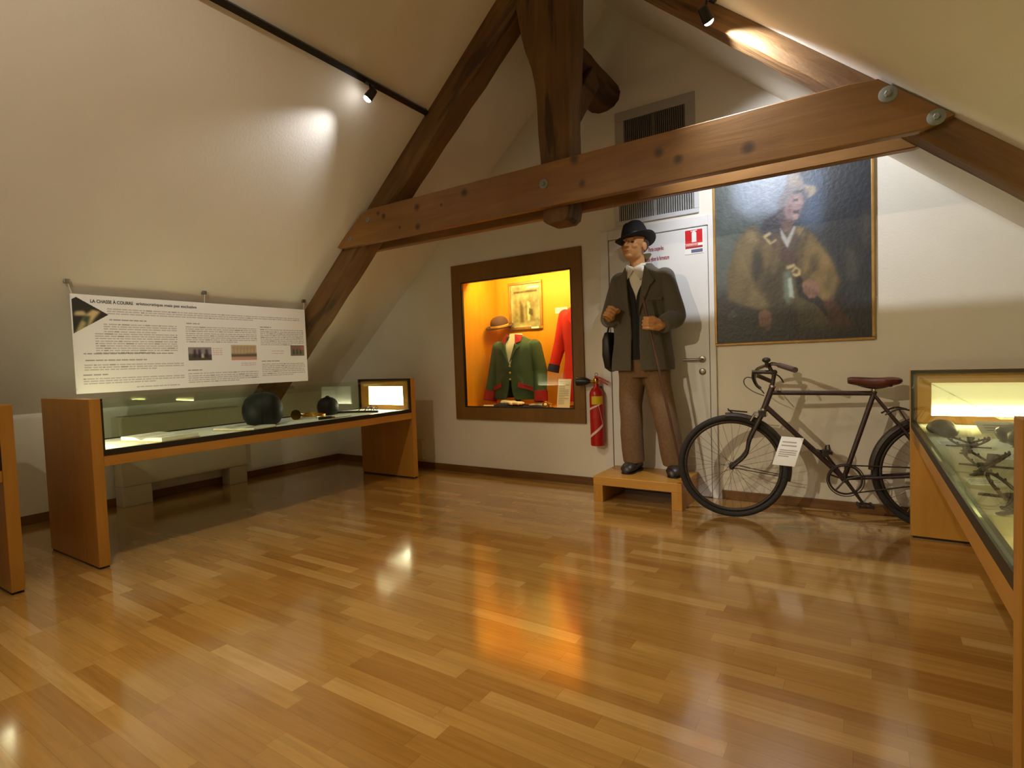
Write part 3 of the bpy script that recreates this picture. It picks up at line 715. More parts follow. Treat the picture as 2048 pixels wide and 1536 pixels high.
cv.poly([(0.425, 0.817), (0.48, 0.889), (0.507, 0.964), (0.569, 0.969), (0.602, 0.901), (0.678, 0.872), (0.674, 0.842), (0.618, 0.812), (0.602, 0.862), (0.532, 0.857), (0.46, 0.78)], (142, 134, 136), 2)
cv.poly([(0.507, 0.964), (0.56, 0.967), (0.594, 0.902), (0.55, 0.886), (0.507, 0.916)], (168, 152, 140), 2)
cv.poly([(0.602, 0.893), (0.678, 0.872), (0.674, 0.842), (0.627, 0.814), (0.636, 0.848)], (182, 168, 144), 1)
cv.poly([(.53, .868), (.60, .872), (.60, .855), (.54, .852)], (70, 64, 70), 1, .8)
cv.poly([(0.449, 0.669), (0.493, 0.599), (0.538, 0.673), (0.547, 0.656), (0.492, 0.543), (0.457, 0.612)], (196, 194, 190), 1, .85)
cv.poly([(0.404, 0.651), (0.457, 0.595), (0.562, 0.463), (0.535, 0.434), (0.455, 0.474), (0.384, 0.588)], (84, 62, 54), 1)
cv.poly([(0.334, 0.635), (0.381, 0.654), (0.39, 0.64), (0.348, 0.625), (0.389, 0.591), (0.417, 0.608), (0.426, 0.599), (0.38, 0.58)], (198, 178, 128), 1)
cv.poly([(0.468, 0.408), (0.508, 0.413), (0.533, 0.274), (0.496, 0.216), (0.465, 0.255)], (120, 134, 116), 2)
cv.poly([(0.494, 0.366), (0.516, 0.372), (0.532, 0.25), (0.501, 0.26)], (196, 206, 190), 1, .8)
cv.poly([(0.534, 0.394), (0.578, 0.374), (0.612, 0.299), (0.729, 0.211), (0.9, 0.061), (0.867, 0.039), (0.762, 0.099), (0.67, 0.2), (0.559, 0.256)], (44, 40, 38), 1)
cv.poly([(0.713, 0.212), (0.763, 0.232), (0.9, 0.069), (0.891, 0.031), (0.794, 0.035)], (92, 58, 48), 2)
cv.poly([(0.517, 0.404), (0.544, 0.433), (0.574, 0.414), (0.574, 0.382), (0.543, 0.373), (0.518, 0.392), (0.534, 0.394), (0.556, 0.388), (0.563, 0.411), (0.543, 0.421), (0.53, 0.403)], (212, 186, 130), 1)
cv.poly([(0.482, 0.439), (0.535, 0.45), (0.544, 0.433), (0.49, 0.422)], (200, 180, 132), 1)
cv.poly([(0.586, 0.333), (0.63, 0.357), (0.672, 0.334), (0.697, 0.284), (0.662, 0.244), (0.628, 0.242), (0.59, 0.285)], (150, 112, 94), 1)
for q in range(4):
    cv.poly([(.60+q*.022, .315-q*.012), (.612+q*.022, .318-q*.012), (.618+q*.02, .26-q*.004), (.610+q*.02, .26-q*.004)], (104, 74, 62), 1, .7)
cv.poly([(0.294, 0.176), (0.341, 0.198), (0.382, 0.17), (0.376, 0.08), (0.357, 0.056), (0.33, 0.091), (0.302, 0.1)], (152, 112, 92), 1)
for q in range(3):
    cv.poly([(.315+q*.02, .15), (.322+q*.02, .15), (.33+q*.016, .085), (.324+q*.016, .085)], (84, 60, 50), 1, .8)
cv.poly([(0.315, 0.083), (0.348, 0.073), (0.338, 0.024), (0.324, 0.024)], (120, 104, 66), 1)
cv.poly([(0.07, 0.173), (0.111, 0.205), (0.154, 0.176), (0.109, 0.141)], (80, 78, 72), 1, .6)
cv.poly([(0, 0.10), (1, 0.07), (1, 0), (0, 0)], (34, 28, 22), 5, .8)
for x0, y0, x1, y1, c_, a_ in ((.16, .62, .24, .35, (146, 128, 88), .55), (.13, .50, .10, .32, (84, 74, 50), .7), (.24, .40, .20, .24, (80, 70, 48), .6), (.28, .30, .34, .22, (146, 126, 84), .5),
        (.44, .60, .40, .40, (134, 112, 70), .6), (.46, .44, .44, .18, (88, 76, 50), .6), (.70, .52, .74, .42, (166, 138, 90), .6), (.76, .40, .74, .26, (98, 80, 50), .7), (.68, .50, .66, .40, (88, 72, 46), .6),
        (.64, .20, .70, .06, (104, 96, 62), .5), (.60, .55, .58, .40, (92, 76, 50), .6), (.30, .70, .24, .66, (160, 140, 98), .5), (.80, .34, .77, .26, (160, 134, 88), .5)):
    w_ = .014; cv.poly([(x0-w_, y0), (x0+w_, y0), (x1+w_, y1), (x1-w_, y1)], c_, 3, a_)
cv.strokes(1, 4, 0.05); cv.im *= 0.70
pt = thing('oil_painting', 'large dark portrait painting of a huntsman in a brown coat, thin gilt frame', 'painting', ((PX0+PX1)/2, W, PZ0))
picture(cv, 'canvas', M['painted'], (PX0, W-0.021, PZ0), (PX1-PX0, 0, 0), (0, 0, PZ1-PZ0), pt)
b = MB(); f = 0.018
b.box((PX0-f, W-0.03, PZ0-f), (PX1+f, W-0.001, PZ0)); b.box((PX0-f, W-0.03, PZ1), (PX1+f, W-0.001, PZ1+f)); b.box((PX0-f, W-0.03, PZ0), (PX0, W-0.001, PZ1)); b.box((PX1, W-0.03, PZ0), (PX1+f, W-0.001, PZ1))
build(b, 'frame', M['gilt'], pt, bevel=0.004)
b = MB(); b.box((PX0, W-0.02, PZ0), (PX1, W-0.001, PZ1)); build(b, 'stretcher', M['frame_brown'], pt)

# ------------------------------------------------------------------ hanging text panel
XP = -4.26; py0, py1, pz0, pz1 = 1.412, 3.157, 0.985, 1.632
pn = thing('exhibition_board', 'wide white printed exhibition board hanging above the left case', 'information panel', (XP, (py0+py1)/2, pz0))
b = MB(); b.box((XP-0.005, py0, pz0), (XP, py1, pz1)); build(b, 'board', M['paper'], pn)
def PY(u): return py0 + u*(py1-py0)
def PZ(v): return pz1 - v*(pz1-pz0)
XT = XP + 0.0012
RT = (R(90), 0, R(90))
text('LA CHASSE \u00c0 COURRE', 'title', 0.030, (XT, PY(0.061), PZ(0.078)), M['ink'], pn, rot=RT, fit=0.250, bold=0.0006)
text('aristocratique mais pas exclusive', 'subtitle', 0.028, (XT, PY(0.2155), PZ(0.074)), M['ink'], pn, rot=RT, fit=0.41, bold=0.0004)
rl = random.Random(11)
cvp = Canvas(700, 250, rgb(238, 236, 228))
def line(u0, u1, v, h=0.011, bold=0.0, colr=None):
    u = u0; j0 = 250 - (v)*250; 
    while u < u1 - 0.004:
        w = min(rl.uniform(0.007, 0.03), u1-u)
        cc = colr or ((112, 104, 102) if rl.random() < bold else (172, 164, 158))
        i0, i1 = int(u*700), max(int(u*700)+1, int((u+w)*700)); k = int(j0)
        cvp.im[k-1:k+2, i0:i1] = cvp.im[k-1:k+2, i0:i1]*0.25 + np.array(rgb(*cc))*0.75
        u += w + 0.003
def para(u0, u1, v0, n, dv=0.0245, bold=0.06, last=0.7):
    for i in range(n):
        line(u0, u1 if i < n-1 else u0+(u1-u0)*last, v0+i*dv, bold=bold)
para(0.115, 0.965, 0.135, 3, bold=0.1)
line(0.12, 0.25, 0.245, bold=1.0); 
para(0.10, 0.365, 0.295, 4); para(0.07, 0.365, 0.395, 9, bold=0.12)
line(0.03, 0.345, 0.60, bold=1.0); line(0.035, 0.25, 0.665, bold=1.0)
para(0.03, 0.385, 0.715, 3, bold=0.1); line(0.025, 0.11, 0.815, bold=1.0); para(0.025, 0.385, 0.855, 3, bold=0.1); line(0.20, 0.37, 0.96)
line(0.405, 0.46, 0.255, bold=1.0); para(0.40, 0.725, 0.295, 8, bold=0.12)
line(0.40, 0.46, 0.80, bold=1.0); para(0.40, 0.725, 0.84, 5, bold=0.08)
line(0.745, 0.81, 0.265, bold=1.0); para(0.745, 0.985, 0.30, 9, bold=0.12)
line(0.745, 0.84, 0.71, bold=1.0); para(0.745, 0.985, 0.75, 7, bold=0.05)
for v in (0.545, 0.57, 0.595, 0.62): line(0.51, 0.555, v, colr=(214, 178, 172))
for v in (0.73, 0.755): line(0.64, 0.715, v, colr=(214, 178, 172))
for v in (0.58, 0.61): line(0.80, 0.87, v, colr=(214, 178, 172))
picture(cvp, 'print', M['print'], (XP+0.0006, py0+0.001, pz0+0.001), (0, py1-py0-0.002, 0), (0, 0, pz1-pz0-0.002), pn)
def ppic(name, cv, u0, u1, v0, v1, poly=None):
    return picture(cv, name, M['print'], (XT, PY(u0), PZ(v1)), (0, PY(u1)-PY(u0), 0), (0, 0, PZ(v0)-PZ(v1)), pn)
c = Canvas(60, 40, rgb(150, 138, 136)); c.poly([(0, 0), (1, 0), (1, .45), (0, .5)], (84, 76, 66), 2)
for u in (.28, .48, .78): c.poly([(u-.09, .2), (u+.08, .2), (u+.05, .85), (u-.05, .85)], (50, 44, 50), 2)
c.poly([(.55, .2), (.66, .2), (.63, .55), (.56, .5)], (196, 186, 160), 1); ppic('photograph', c, 0.405, 0.505, 0.53, 0.685)
c = Canvas(64, 40, rgb(206, 184, 146)); c.poly([(0, .2), (1, .2), (1, .45), (0, .42)], (98, 84, 66), 2)
for k in range(7): c.poly([(.08+k*.13, .4), (.13+k*.13, .4), (.18+k*.13, .95), (.05+k*.13, .9)], (150, 128, 96), 2, .7)
c.poly([(0, 0), (1, 0), (1, .18), (0, .16)], (206, 150, 128), 2); ppic('photograph', c, 0.595, 0.72, 0.50, 0.69)
c = Canvas(48, 32, rgb(112, 112, 84)); c.poly([(0, .5), (1, .45), (1, 1), (0, 1)], (132, 108, 96), 3)
for k in range(3): c.poly([(.15+k*.25, .15), (.3+k*.25, .15), (.26+k*.25, .65), (.18+k*.25, .65)], (78, 70, 62), 1)
c.poly([(.7, .6), (.95, .6), (.95, .95), (.75, .9)], (176, 112, 96), 1); ppic('photograph', c, 0.905, 0.985, 0.50, 0.645)
# corner photograph, cut to an arrow-shaped triangle
c = Canvas(64, 90, rgb(44, 40, 24)); c.poly([(.15, .12), (.35, .1), (.6, .45), (.75, .62), (.55, .66), (.35, .5)], (206, 184, 128), 2); c.poly([(.05, .5), (.4, .5), (.3, .62), (.1, .6)], (196, 178, 130), 2)
c.poly([(.15, .1), (.4, .2), (.5, .5), (.3, .5)], (70, 78, 50), 2); c.poly([(.05, .0), (.2, .0), (.35, .3), (.25, .36)], (178, 164, 112), 2)
o = ppic('corner_photograph', c, 0.004, 0.118, 0.03, 0.395)
bm = bmesh.new(); bm.from_mesh(o.data)
tri = [(PY(0.004), PZ(0.395)), (PY(0.118), PZ(0.195)), (PY(0.018), PZ(0.03)), (PY(0.004), PZ(0.055))]
def inpoly(y, z):
    r = False
    for i in range(4):
        (a, c0), (d, e) = tri[i], tri[(i+1) % 4]
        if (c0 > z) != (e > z) and y < (d-a)*(z-c0)/(e-c0)+a: r = not r
    return r
bmesh.ops.delete(bm, geom=[f for f in bm.faces if not inpoly(f.calc_center_median().y, f.calc_center_median().z)], context='FACES')
bm.to_mesh(o.data); bm.free()
for yy in (1.40, 2.262, 3.15):
    zt = zl(XP)
    b = MB(); b.box((XP-0.012, yy-0.016, zt-0.022), (XP+0.010, yy+0.016, zt+0.006)); build(b, 'ceiling_clip', M['steel'], pn, bevel=0.002)
    b = MB(); b.tube([(XP-0.002, yy+0.006, zt-0.02), (XP-0.002, min(max(yy, py0+0.012), py1-0.012), pz1-0.004)], 0.0016, n=6); build(b, 'wire', M['white_metal'], pn)
for yy, zz in ((py0+0.004, pz1-0.02), (py0+0.004, pz0+0.03), (py1-0.004, pz0+0.03)):
    b = MB(); b.tube([(XP-0.006, yy, zz), (XP+0.004, yy, zz)], 0.006, n=10); build(b, 'clip', M['white_metal'], pn)

# convector heater under the left case, and the wall outlet box
ht = thing('convector_heater', 'cream boxed convector heater against the low left wall behind the long case', 'heater', (-5.2, 2.4, 0))
b = MB(); b.box((XL+0.015, 1.965, 0.165), (-5.12, 3.04, 0.745)); build(b, 'casing', M['radiator'], ht, bevel=0.008)
for ya, yb in ((1.965, 2.185), (2.865, 3.04)):
    b = MB(); b.box((XL+0.015, ya, 0.0), (-5.122, yb, 0.165)); build(b, 'foot', M['radiator'], ht, bevel=0.004)
b = MB(); b.box((XL+0.03, 2.0, 0.745), (-5.15, 3.0, 0.752)); build(b, 'top_grille', M['vent_grey'], ht)
ob_ = thing('outlet_box', 'small beige outlet box on the wall beside the long case\'s far end', 'outlet box', (-3.93, W, 0.1))
b = MB(); b.box((-3.985, W-0.045, 0.098), (-3.885, W-0.0005, 0.302)); build(b, 'cover', M['radiator'], ob_, bevel=0.006)
b = MB(); b.box((-3.965, W-0.048, 0.14), (-3.905, W-0.044, 0.20)); build(b, 'socket_plate', M['vent_white'], ob_, bevel=0.001)
# ------------------------------------------------------------------ objects in the left case
ZC = 0.6645
def open_book(label, cx, cy, ang, w, h, t, ci):
    k = thing('open_book', label, 'book', (cx, cy, ZC))
    MX = Matrix.Translation((cx, cy, ZC)) @ Matrix.Rotation(R(ang), 4, 'Z')
    b = MB(); b.box((-w-0.006, -h/2-0.006, 0), (w+0.006, h/2+0.006, 0.006)); b.xf(MX); build(b, 'cover', ci, k, bevel=0.002)
    for s in (-1, 1):
        rings = []
        for i in range(9):
            u = i/8; x = s*w*u; z = 0.006 + t*(math.sin(min(u*2.6, 1)*PI/2)*0.55+0.45*u)*(1.0-0.28*u) + 0.002
            rings.append([MX @ Vector((x, -h/2, 0.006)), MX @ Vector((x, h/2, 0.006)), MX @ Vector((x, h/2, z)), MX @ Vector((x, -h/2, z))])
        b = MB(); b.loft(rings); pg = build(b, 'page_block', M['page'], k, smooth=35)
        b = MB(); rr = random.Random(int(cx*100+s))
        for i in range(13):
            v = h*(0.42 - i*0.066); x0, x1 = s*w*0.22, s*w*(0.86 if rr.random() > .25 else 0.6)
            zt = lambda x: 0.006 + t*(math.sin(min(abs(x)/w*2.6, 1)*PI/2)*0.55+0.45*abs(x)/w)*(1.0-0.28*abs(x)/w) + 0.0026
            n = 6; xs = [x0+(x1-x0)*q/n for q in range(n+1)]
            for q in range(n): b.poly([MX @ Vector((xs[q], v, zt(xs[q]))), MX @ Vector((xs[q+1], v, zt(xs[q+1]))), MX @ Vector((xs[q+1], v+0.006, zt(xs[q+1]))), MX @ Vector((xs[q], v+0.006, zt(xs[q])))])
        build(b, 'print', M['ink_soft'], pg)
open_book('open book with blank pages at the near end of the long case', -3.92, 1.74, 12, 0.19, 0.26, 0.030, M['cover'])
open_book('thin open booklet lying in front of the big round velvet hat', -3.87, 2.30, 20, 0.17, 0.24, 0.014, M['cover'])
def cap(label, cx, cy, r, h, name, vis, btn):
    k = thing(name, label, 'hat', (cx, cy, ZC))
    prof = [(r*0.58, 0.0), (r*0.78, h*0.07), (r*0.94, h*0.22), (r, h*0.42), (r*0.97, h*0.60), (r*0.84, h*0.78), (r*0.62, h*0.91), (r*0.34, h*0.98), (r*0.05, h)]
    b = MB(); b.lathe(prof, Matrix.Translation((cx, cy, ZC)), n=40)
    build(b, 'crown', M['velvet'], k, smooth=60)
    if vis:
        b = MB(); b.lathe([(r*1.005, h*0.13), (r*1.012, h*0.17), (r*1.018, h*0.21)], Matrix.Translation((cx, cy, ZC)), n=40, caps=False); build(b, 'ribbon', M['felt_band'], k, smooth=60)
        b = MB()
        b.loft([[(cx+math.cos(a)*r*0.93*q, cy+math.sin(a)*r*0.93*q, ZC+h*0.10-0.02*(q-1)+d) for a, d in ((-0.9, 0), (-0.3, 0), (0.3, 0), (0.3, 0.006), (-0.3, 0.006), (-0.9, 0.006))] for q in (0.97, 1.1, 1.25)])
        build(b, 'peak', M['velvet'], k, smooth=50)
    b = MB(); b.ell((cx, cy, ZC+h), (btn, btn, btn*0.6)); build(b, 'button', M['velvet'], k, smooth=180)
cap('large dark round velvet riding hat standing among the papers in the long case', -3.95, 2.50, 0.15, 0.262, 'velvet_hat', False, 0.014)
cap('smaller dark velvet hat with a pointed top near the long case\'s far end', -4.12, 3.25, 0.096, 0.165, 'velvet_hat', False, 0.02)
def sheet(label, pts, mat, name='paper_sheet', cat='paper', z=ZC, th=0.0016, curl=0.0):
    b = MB(); b.extrude([(x, y, z) for x, y in pts], (0, 0, th)); o = build(b, name, mat); return tag(o, label, cat)
sheet('white printed sheet lying in the long case beneath the brass horn', [(-3.70, 2.60), (-3.69, 2.98), (-3.97, 3.06), (-3.98, 2.68)], M['paper'])
sheet('white sheet in the long case beside the small pointed hat', [(-3.70, 3.10), (-3.70, 3.42), (-3.98, 3.44), (-3.98, 3.12)], M['paper'])
# coiled brass hunting horn lying flat
k = thing('hunting_horn', 'small coiled brass hunting horn lying in the long case between the two velvet hats', 'horn', (-4.05, 3.02, ZC))
pts = []; rad = []
for i in range(61):
    t = i/60; a = t*2*PI*1.6; rr_ = 0.085 + 0.01*math.sin(a)
    pts.append((-4.05+math.cos(a)*rr_*1.2, 3.03+math.sin(a)*rr_, ZC+0.012+0.02*t)); rad.append(0.007+0.004*t)
for i in range(8):
    t = i/7; pts.append((pts[60][0]+0.012*i, pts[60][1]-0.018*i, ZC+0.032+0.01*t)); rad.append(0.011+0.034*t**2)
b = MB(); b.tube(pts, rad, n=12); build(b, 'coiled_tube', M['brass'], k, smooth=60)
b = MB(); b.tube([pts[0], (pts[0][0]+0.01, pts[0][1]-0.05, ZC+0.012)], [0.007, 0.012], n=10); build(b, 'mouthpiece', M['chrome'], k, smooth=60)
# leather strap, dagger and spurs towards the far light
k = thing('hunting_knife', 'hunting knife with a dark grip and brass guard lying beside the pointed hat', 'knife', (-3.86, 3.1, ZC))
b = MB(); b.loft([[(-3.80+0.0*q, 3.02+q, ZC+0.002), (-3.772, 3.02+q, ZC+0.004), (-3.78, 3.02+q, ZC+0.008)] for q in (0, 0.2)]); build(b, 'blade', M['chrome'], k)
b = MB(); b.tube([(-3.79, 3.02, ZC+0.012), (-3.795, 2.9, ZC+0.014)], [0.011, 0.013], n=10); build(b, 'grip', M['bag'], k, smooth=60)
b = MB(); b.tube([(-3.83, 3.02, ZC+0.012), (-3.75, 3.02, ZC+0.012)], 0.008, n=8); build(b, 'guard', M['brass'], k, smooth=60)
k = thing('riding_crop', 'dark riding crop lying crosswise near the lit end of the long case', 'riding crop', (-4.0, 3.45, ZC))
b = MB(); b.tube(spline([(-4.12, 3.36, ZC+0.012), (-3.98, 3.47, ZC+0.011), (-3.80, 3.56, ZC+0.01)], 5), [0.010]*11, n=8); build(b, 'shaft', M['bag'], k, smooth=60)
b = MB(); b.tube([(-4.12, 3.36, ZC+0.012), (-4.16, 3.33, ZC+0.014)], [0.014, 0.012], n=8); build(b, 'handle', M['chrome'], k, smooth=60)
def spur(x, y, lab):
    k = thing('spur', lab, 'spur', (x, y, ZC), 'pair of spurs')
    a = [(x+math.cos(t)*0.035, y+math.sin(t)*0.045, ZC+0.03) for t in [PI*q/10 for q in range(11)]]
    b = MB(); b.tube(a, 0.005, n=8); build(b, 'yoke', M['iron'], k, smooth=60)
    b = MB(); b.tube([a[5], (a[5][0], a[5][1]+0.03, ZC+0.03)], 0.005, n=8); b.torus((a[5][0], a[5][1]+0.045, ZC+0.026), 0.014, 0.005, 'y', 16, 6); build(b, 'rowel', M['iron'], k, smooth=60)
    for p_, q_ in ((a[0], (a[0][0]+0.01, a[0][1]-0.03, ZC+0.004)), (a[10], (a[10][0]-0.01, a[10][1]-0.03, ZC+0.004)), ((a[5][0], a[5][1], ZC+0.03), (a[5][0], a[5][1]+0.01, ZC+0.003))):
        b = MB(); b.tube([p_, q_], 0.004, n=6); build(b, 'strap_end', M['bag'], k, smooth=60)
spur(-3.98, 3.62, 'dark iron spur by the long case\'s lit end, closer to the front pane')
spur(-4.10, 3.66, 'dark iron spur by the long case\'s lit end, further from the front pane')

# ------------------------------------------------------------------ objects in the right case
def gin_trap(label, cx, cy, s, ang, lift):
    k = thing('gin_trap', label, 'trap', (cx, cy, ZC), 'iron gin traps')
    MX = Matrix.Translation((cx, cy, ZC)) @ Matrix.Rotation(R(ang), 4, 'Z') @ Matrix.Scale(s, 4)
    def add(b, nm, mt=M['iron']): b.xf(MX); return build(b, nm, mt, k, smooth=45)
    b = MB(); b.box((-0.16, -0.012, 0.0), (0.16, 0.012, 0.008)); b.box((-0.012, -0.1, 0), (0.012, 0.1, 0.006)); add(b, 'base_bar')
    for q in (-1, 1):
        a = [(math.cos(t)*0.1, q*(0.012+math.sin(t)*0.085*math.cos(lift)), 0.012+math.sin(t)*0.1*math.sin(lift)) for t in [PI*i/16 for i in range(17)]]
        b = MB(); b.tube(a, 0.006, n=8)
        for i in range(2, 15, 2):
            p = Vector(a[i]); b.ell(p+Vector((0, 0, 0.006)), (0.005, 0.005, 0.009), n=6, m=4)
        add(b, 'jaw')
    b = MB(); b.lathe([(0.034, 0.010), (0.034, 0.014)], None, n=20); add(b, 'pan')
    b = MB(); b.loft([[(0.10+x*1.0, -w, z), (0.10+x, w, z), (0.10+x, w, z+0.006), (0.10+x, -w, z+0.006)] for x, w, z in ((0, 0.012, 0.008), (0.08, 0.016, 0.03), (0.15, 0.018, 0.02), (0.22, 0.014, 0.002))]); add(b, 'spring')
    b = MB()
    for i in range(7):
        b.torus((-0.17-i*0.019, 0.01*math.sin(i*1.3), 0.007), 0.011, 0.003, 'z', 12, 6)
    add(b, 'chain')
gin_trap('iron gin trap nearest to us in the right case, with raised round jaws', 0.36, 2.02, 0.8, 75, 0.75)
gin_trap('iron gin trap with half-open jaws in the middle of the right case', 0.37, 2.52, 0.75, 75, 0.6)
gin_trap('iron gin trap lying open behind the middle of the right case', 0.38, 2.98, 0.75, 80, 0.4)
def lump(label, name, cat, c, r, mat, seed, extra=None):
    k = thing(name, label, cat, (c[0], c[1], ZC))
    b = MB(); b.ell((c[0], c[1], ZC+r[2]*0.8), r, n=28, m=16)
    for v in b.bm.verts:
        d = mnoise.noise(Vector(v.co)*11+Vector((seed, 0, 0)))*0.04 + mnoise.noise(Vector(v.co)*34+Vector((seed, 5, 0)))*0.008
        v.co += (v.co-Vector((c[0], c[1], ZC+r[2]*0.8))).normalized()*d; v.co.z = max(v.co.z, ZC+0.001)
    build(b, 'body', mat, k, smooth=180)
    if extra: extra(k)
def flap(k):
    b = MB(); b.tube(spline([(0.57, 2.40, ZC+0.06), (0.54, 2.25, ZC+0.11), (0.56, 2.10, ZC+0.02)], 6), [0.012]*13, n=8, flat=0.3); build(b, 'strap', M['bag'], k, smooth=60)
lump('big grey canvas game bag slumped in the middle of the right case', 'game_bag', 'bag', (0.64, 2.36), (0.15, 0.36, 0.06), M['grey_cloth'], 3, flap)
lump('dark leather pouch at the far front corner of the right case', 'leather_pouch', 'pouch', (0.335, 3.42), (0.05, 0.18, 0.032), M['bag'], 8)
lump('black crumpled leather bag lying between the pouch and the traps in the right case', 'game_bag', 'bag', (0.60, 3.12), (0.10, 0.20, 0.042), M['bag'], 21)
lump('grey crumpled cloth scrap at the back of the right case beside the lit panel', 'cloth_scrap', 'cloth', (0.835, 3.55), (0.05, 0.13, 0.03), M['grey_cloth'], 12)
for i, (x, y, w, h, a, lab) in enumerate([(0.33, 3.02, 0.09, 0.05, 10, 'small white label card beside the far trap in the right case'), (0.47, 2.70, 0.10, 0.06, -8, 'white label card between two traps in the right case'), (0.62, 3.46, 0.26, 0.17, 3, 'large pale text sheet lying near the lit end of the right case'), (0.33, 2.18, 0.10, 0.05, 14, 'white label card in front of the grey game bag')]):
    MX = Matrix.Translation((x, y, ZC)) @ Matrix.Rotation(R(a), 4, 'Z') @ Matrix.Rotation(R(14), 4, 'X')
    k = thing('label_card', lab, 'label', (x, y, ZC), 'label cards in the right case')
    b = MB(); b.box((-w/2, 0, 0.0), (w/2, h, 0.0016)); b.xf(MX); build(b, 'card', M['paper'], k)
    b = MB()
    for q in range(3): b.box((-w*0.4, h*(0.2+0.22*q), 0.0018), (w*(0.35 if q else 0.1), h*(0.27+0.22*q), 0.0022))
    b.xf(MX); build(b, 'print', M['ink_soft'], k)

# ------------------------------------------------------------------ wall niche
nx0, nx1, ny1 = NX0, -1.87, 4.90
nc = thing('display_niche', 'brown framed lit display niche set in the back wall', 'display niche', ((NX0+NX1)/2, W, NZ0))
b = MB(); fx0, fx1, fz0, fz1 = -3.432, -2.008, 0.536, 2.012
fz1 = 2.06
b.box((fx0, W-0.022, fz0), (fx1, W-0.0005, NZ0+0.012)); b.box((fx0, W-0.022, NZ1-0.012), (fx1, W-0.0005, fz1)); b.box((fx0, W-0.022, NZ0+0.012), (NX0+0.008, W-0.0005, NZ1-0.012)); b.box((NX1-0.008, W-0.022, NZ0+0.012), (fx1, W-0.0005, NZ1-0.012))
build(b, 'frame', M['frame_brown'], nc, bevel=0.002)
b = MB(); e = 0.012; xa, xb, za, zb = NX0+0.008, NX1-0.008, NZ0+0.012, NZ1-0.012
b.box((xa, W-0.018, za), (xb, W+0.008, za+e)); b.box((xa, W-0.018, zb-e), (xb, W+0.008, zb)); b.box((xa, W-0.018, za+e), (xa+e, W+0.008, zb-e)); b.box((xb-e, W-0.018, za+e), (xb, W+0.008, zb-e))
build(b, 'inner_edge', M['dark_seal'], nc)
b = MB(); b.box((xa+e, W-0.004, za+e), (xb-e, W+0.002, zb-e)); build(b, 'pane', M['glass'], nc)
b = MB(); t = 0.018; yA = W+T+0.001
b.box((nx0-t, yA, NZ0-t), (nx1+t, ny1+t, NZ0)); b.box((nx0-t, yA, NZ1+0.14), (nx1+t, ny1+t, NZ1+0.14+t)); b.box((nx0-t, yA, NZ0), (nx0, ny1+t, NZ1+0.14)); b.box((nx1, yA, NZ0), (nx1+t, ny1+t, NZ1+0.14)); b.box((nx0, ny1, NZ0), (nx1, ny1+t, NZ1+0.14))
build(b, 'lining', M['niche_wood'], nc)
b = MB(); b.box((NX0+0.001, W+0.01, NZ0-0.006), (NX1-0.001, W+T+0.001, NZ0-0.0005)); b.box((NX0+0.0005, W+0.01, NZ0), (NX0+0.006, W+T, NZ1)); b.box((NX1-0.006, W+0.01, NZ0), (NX1-0.0005, W+T, NZ1)); b.box((NX0+0.006, W+0.01, NZ1-0.006), (NX1-0.006, W+T, NZ1-0.0005))
build(b, 'reveal', M['niche_wood'], nc)
b = MB(); b.box((NX0+0.001, W+0.01, NZ0-0.0004), (NX1-0.001, W+T+0.002, NZ0+0.0006)); build(b, 'sill', M['niche_wood'], nc)
M['tube'] = emit('fluorescent_tube', (1.0, 0.72, 0.30), 125)
b = MB(); b.cyl((NX0+0.12, W+0.147, NZ1+0.034), (nx1-0.12, W+0.147, NZ1+0.034), 0.013, n=14); build(b, 'light_tube', M['tube'], nc, smooth=40)
b = MB(); b.box((NX0+0.10, W+0.128, NZ1+0.052), (nx1-0.10, W+0.17, NZ1+0.139)); build(b, 'light_fitting', M['white_metal'], nc)

def ring_c(cx, cy, z, rx, ry, gap, th, n=36, gc=0.0):
    """closed C-shaped section: garment wall of thickness th with an opening of half-width gap in front"""
    g = math.asin(min(0.95, max(0.002, gap/rx)))
    A = [g + (2*PI-2*g)*i/(n-1) for i in range(n)]
    out = [Vector((cx + rx*math.sin(a)+gc, cy - ry*math.cos(a), z)) for a in A]
    inn = [Vector((cx + (rx-th)*math.sin(a)+gc, cy - (ry-th)*math.cos(a), z)) for a in reversed(A)]
    return out + inn
def ring_e(cx, cy, z, rx, ry, n=28):
    return [Vector((cx + rx*math.sin(2*PI*i/n), cy - ry*math.cos(2*PI*i/n), z)) for i in range(n)]
def interp(rows, k=4):
    """resample rows of numbers smoothly"""
    out = []
    for i in range(len(rows)-1):
        a, b_, c, d = rows[max(i-1, 0)], rows[i], rows[i+1], rows[min(i+2, len(rows)-1)]
        for q in range(k):
            t = q/k
            out.append([0.5*(2*b_[j] + (c[j]-a[j])*t + (2*a[j]-5*b_[j]+4*c[j]-d[j])*t*t + (3*b_[j]-a[j]-3*c[j]+d[j])*t**3) for j in range(len(b_))])
    out.append(list(rows[-1])); return out

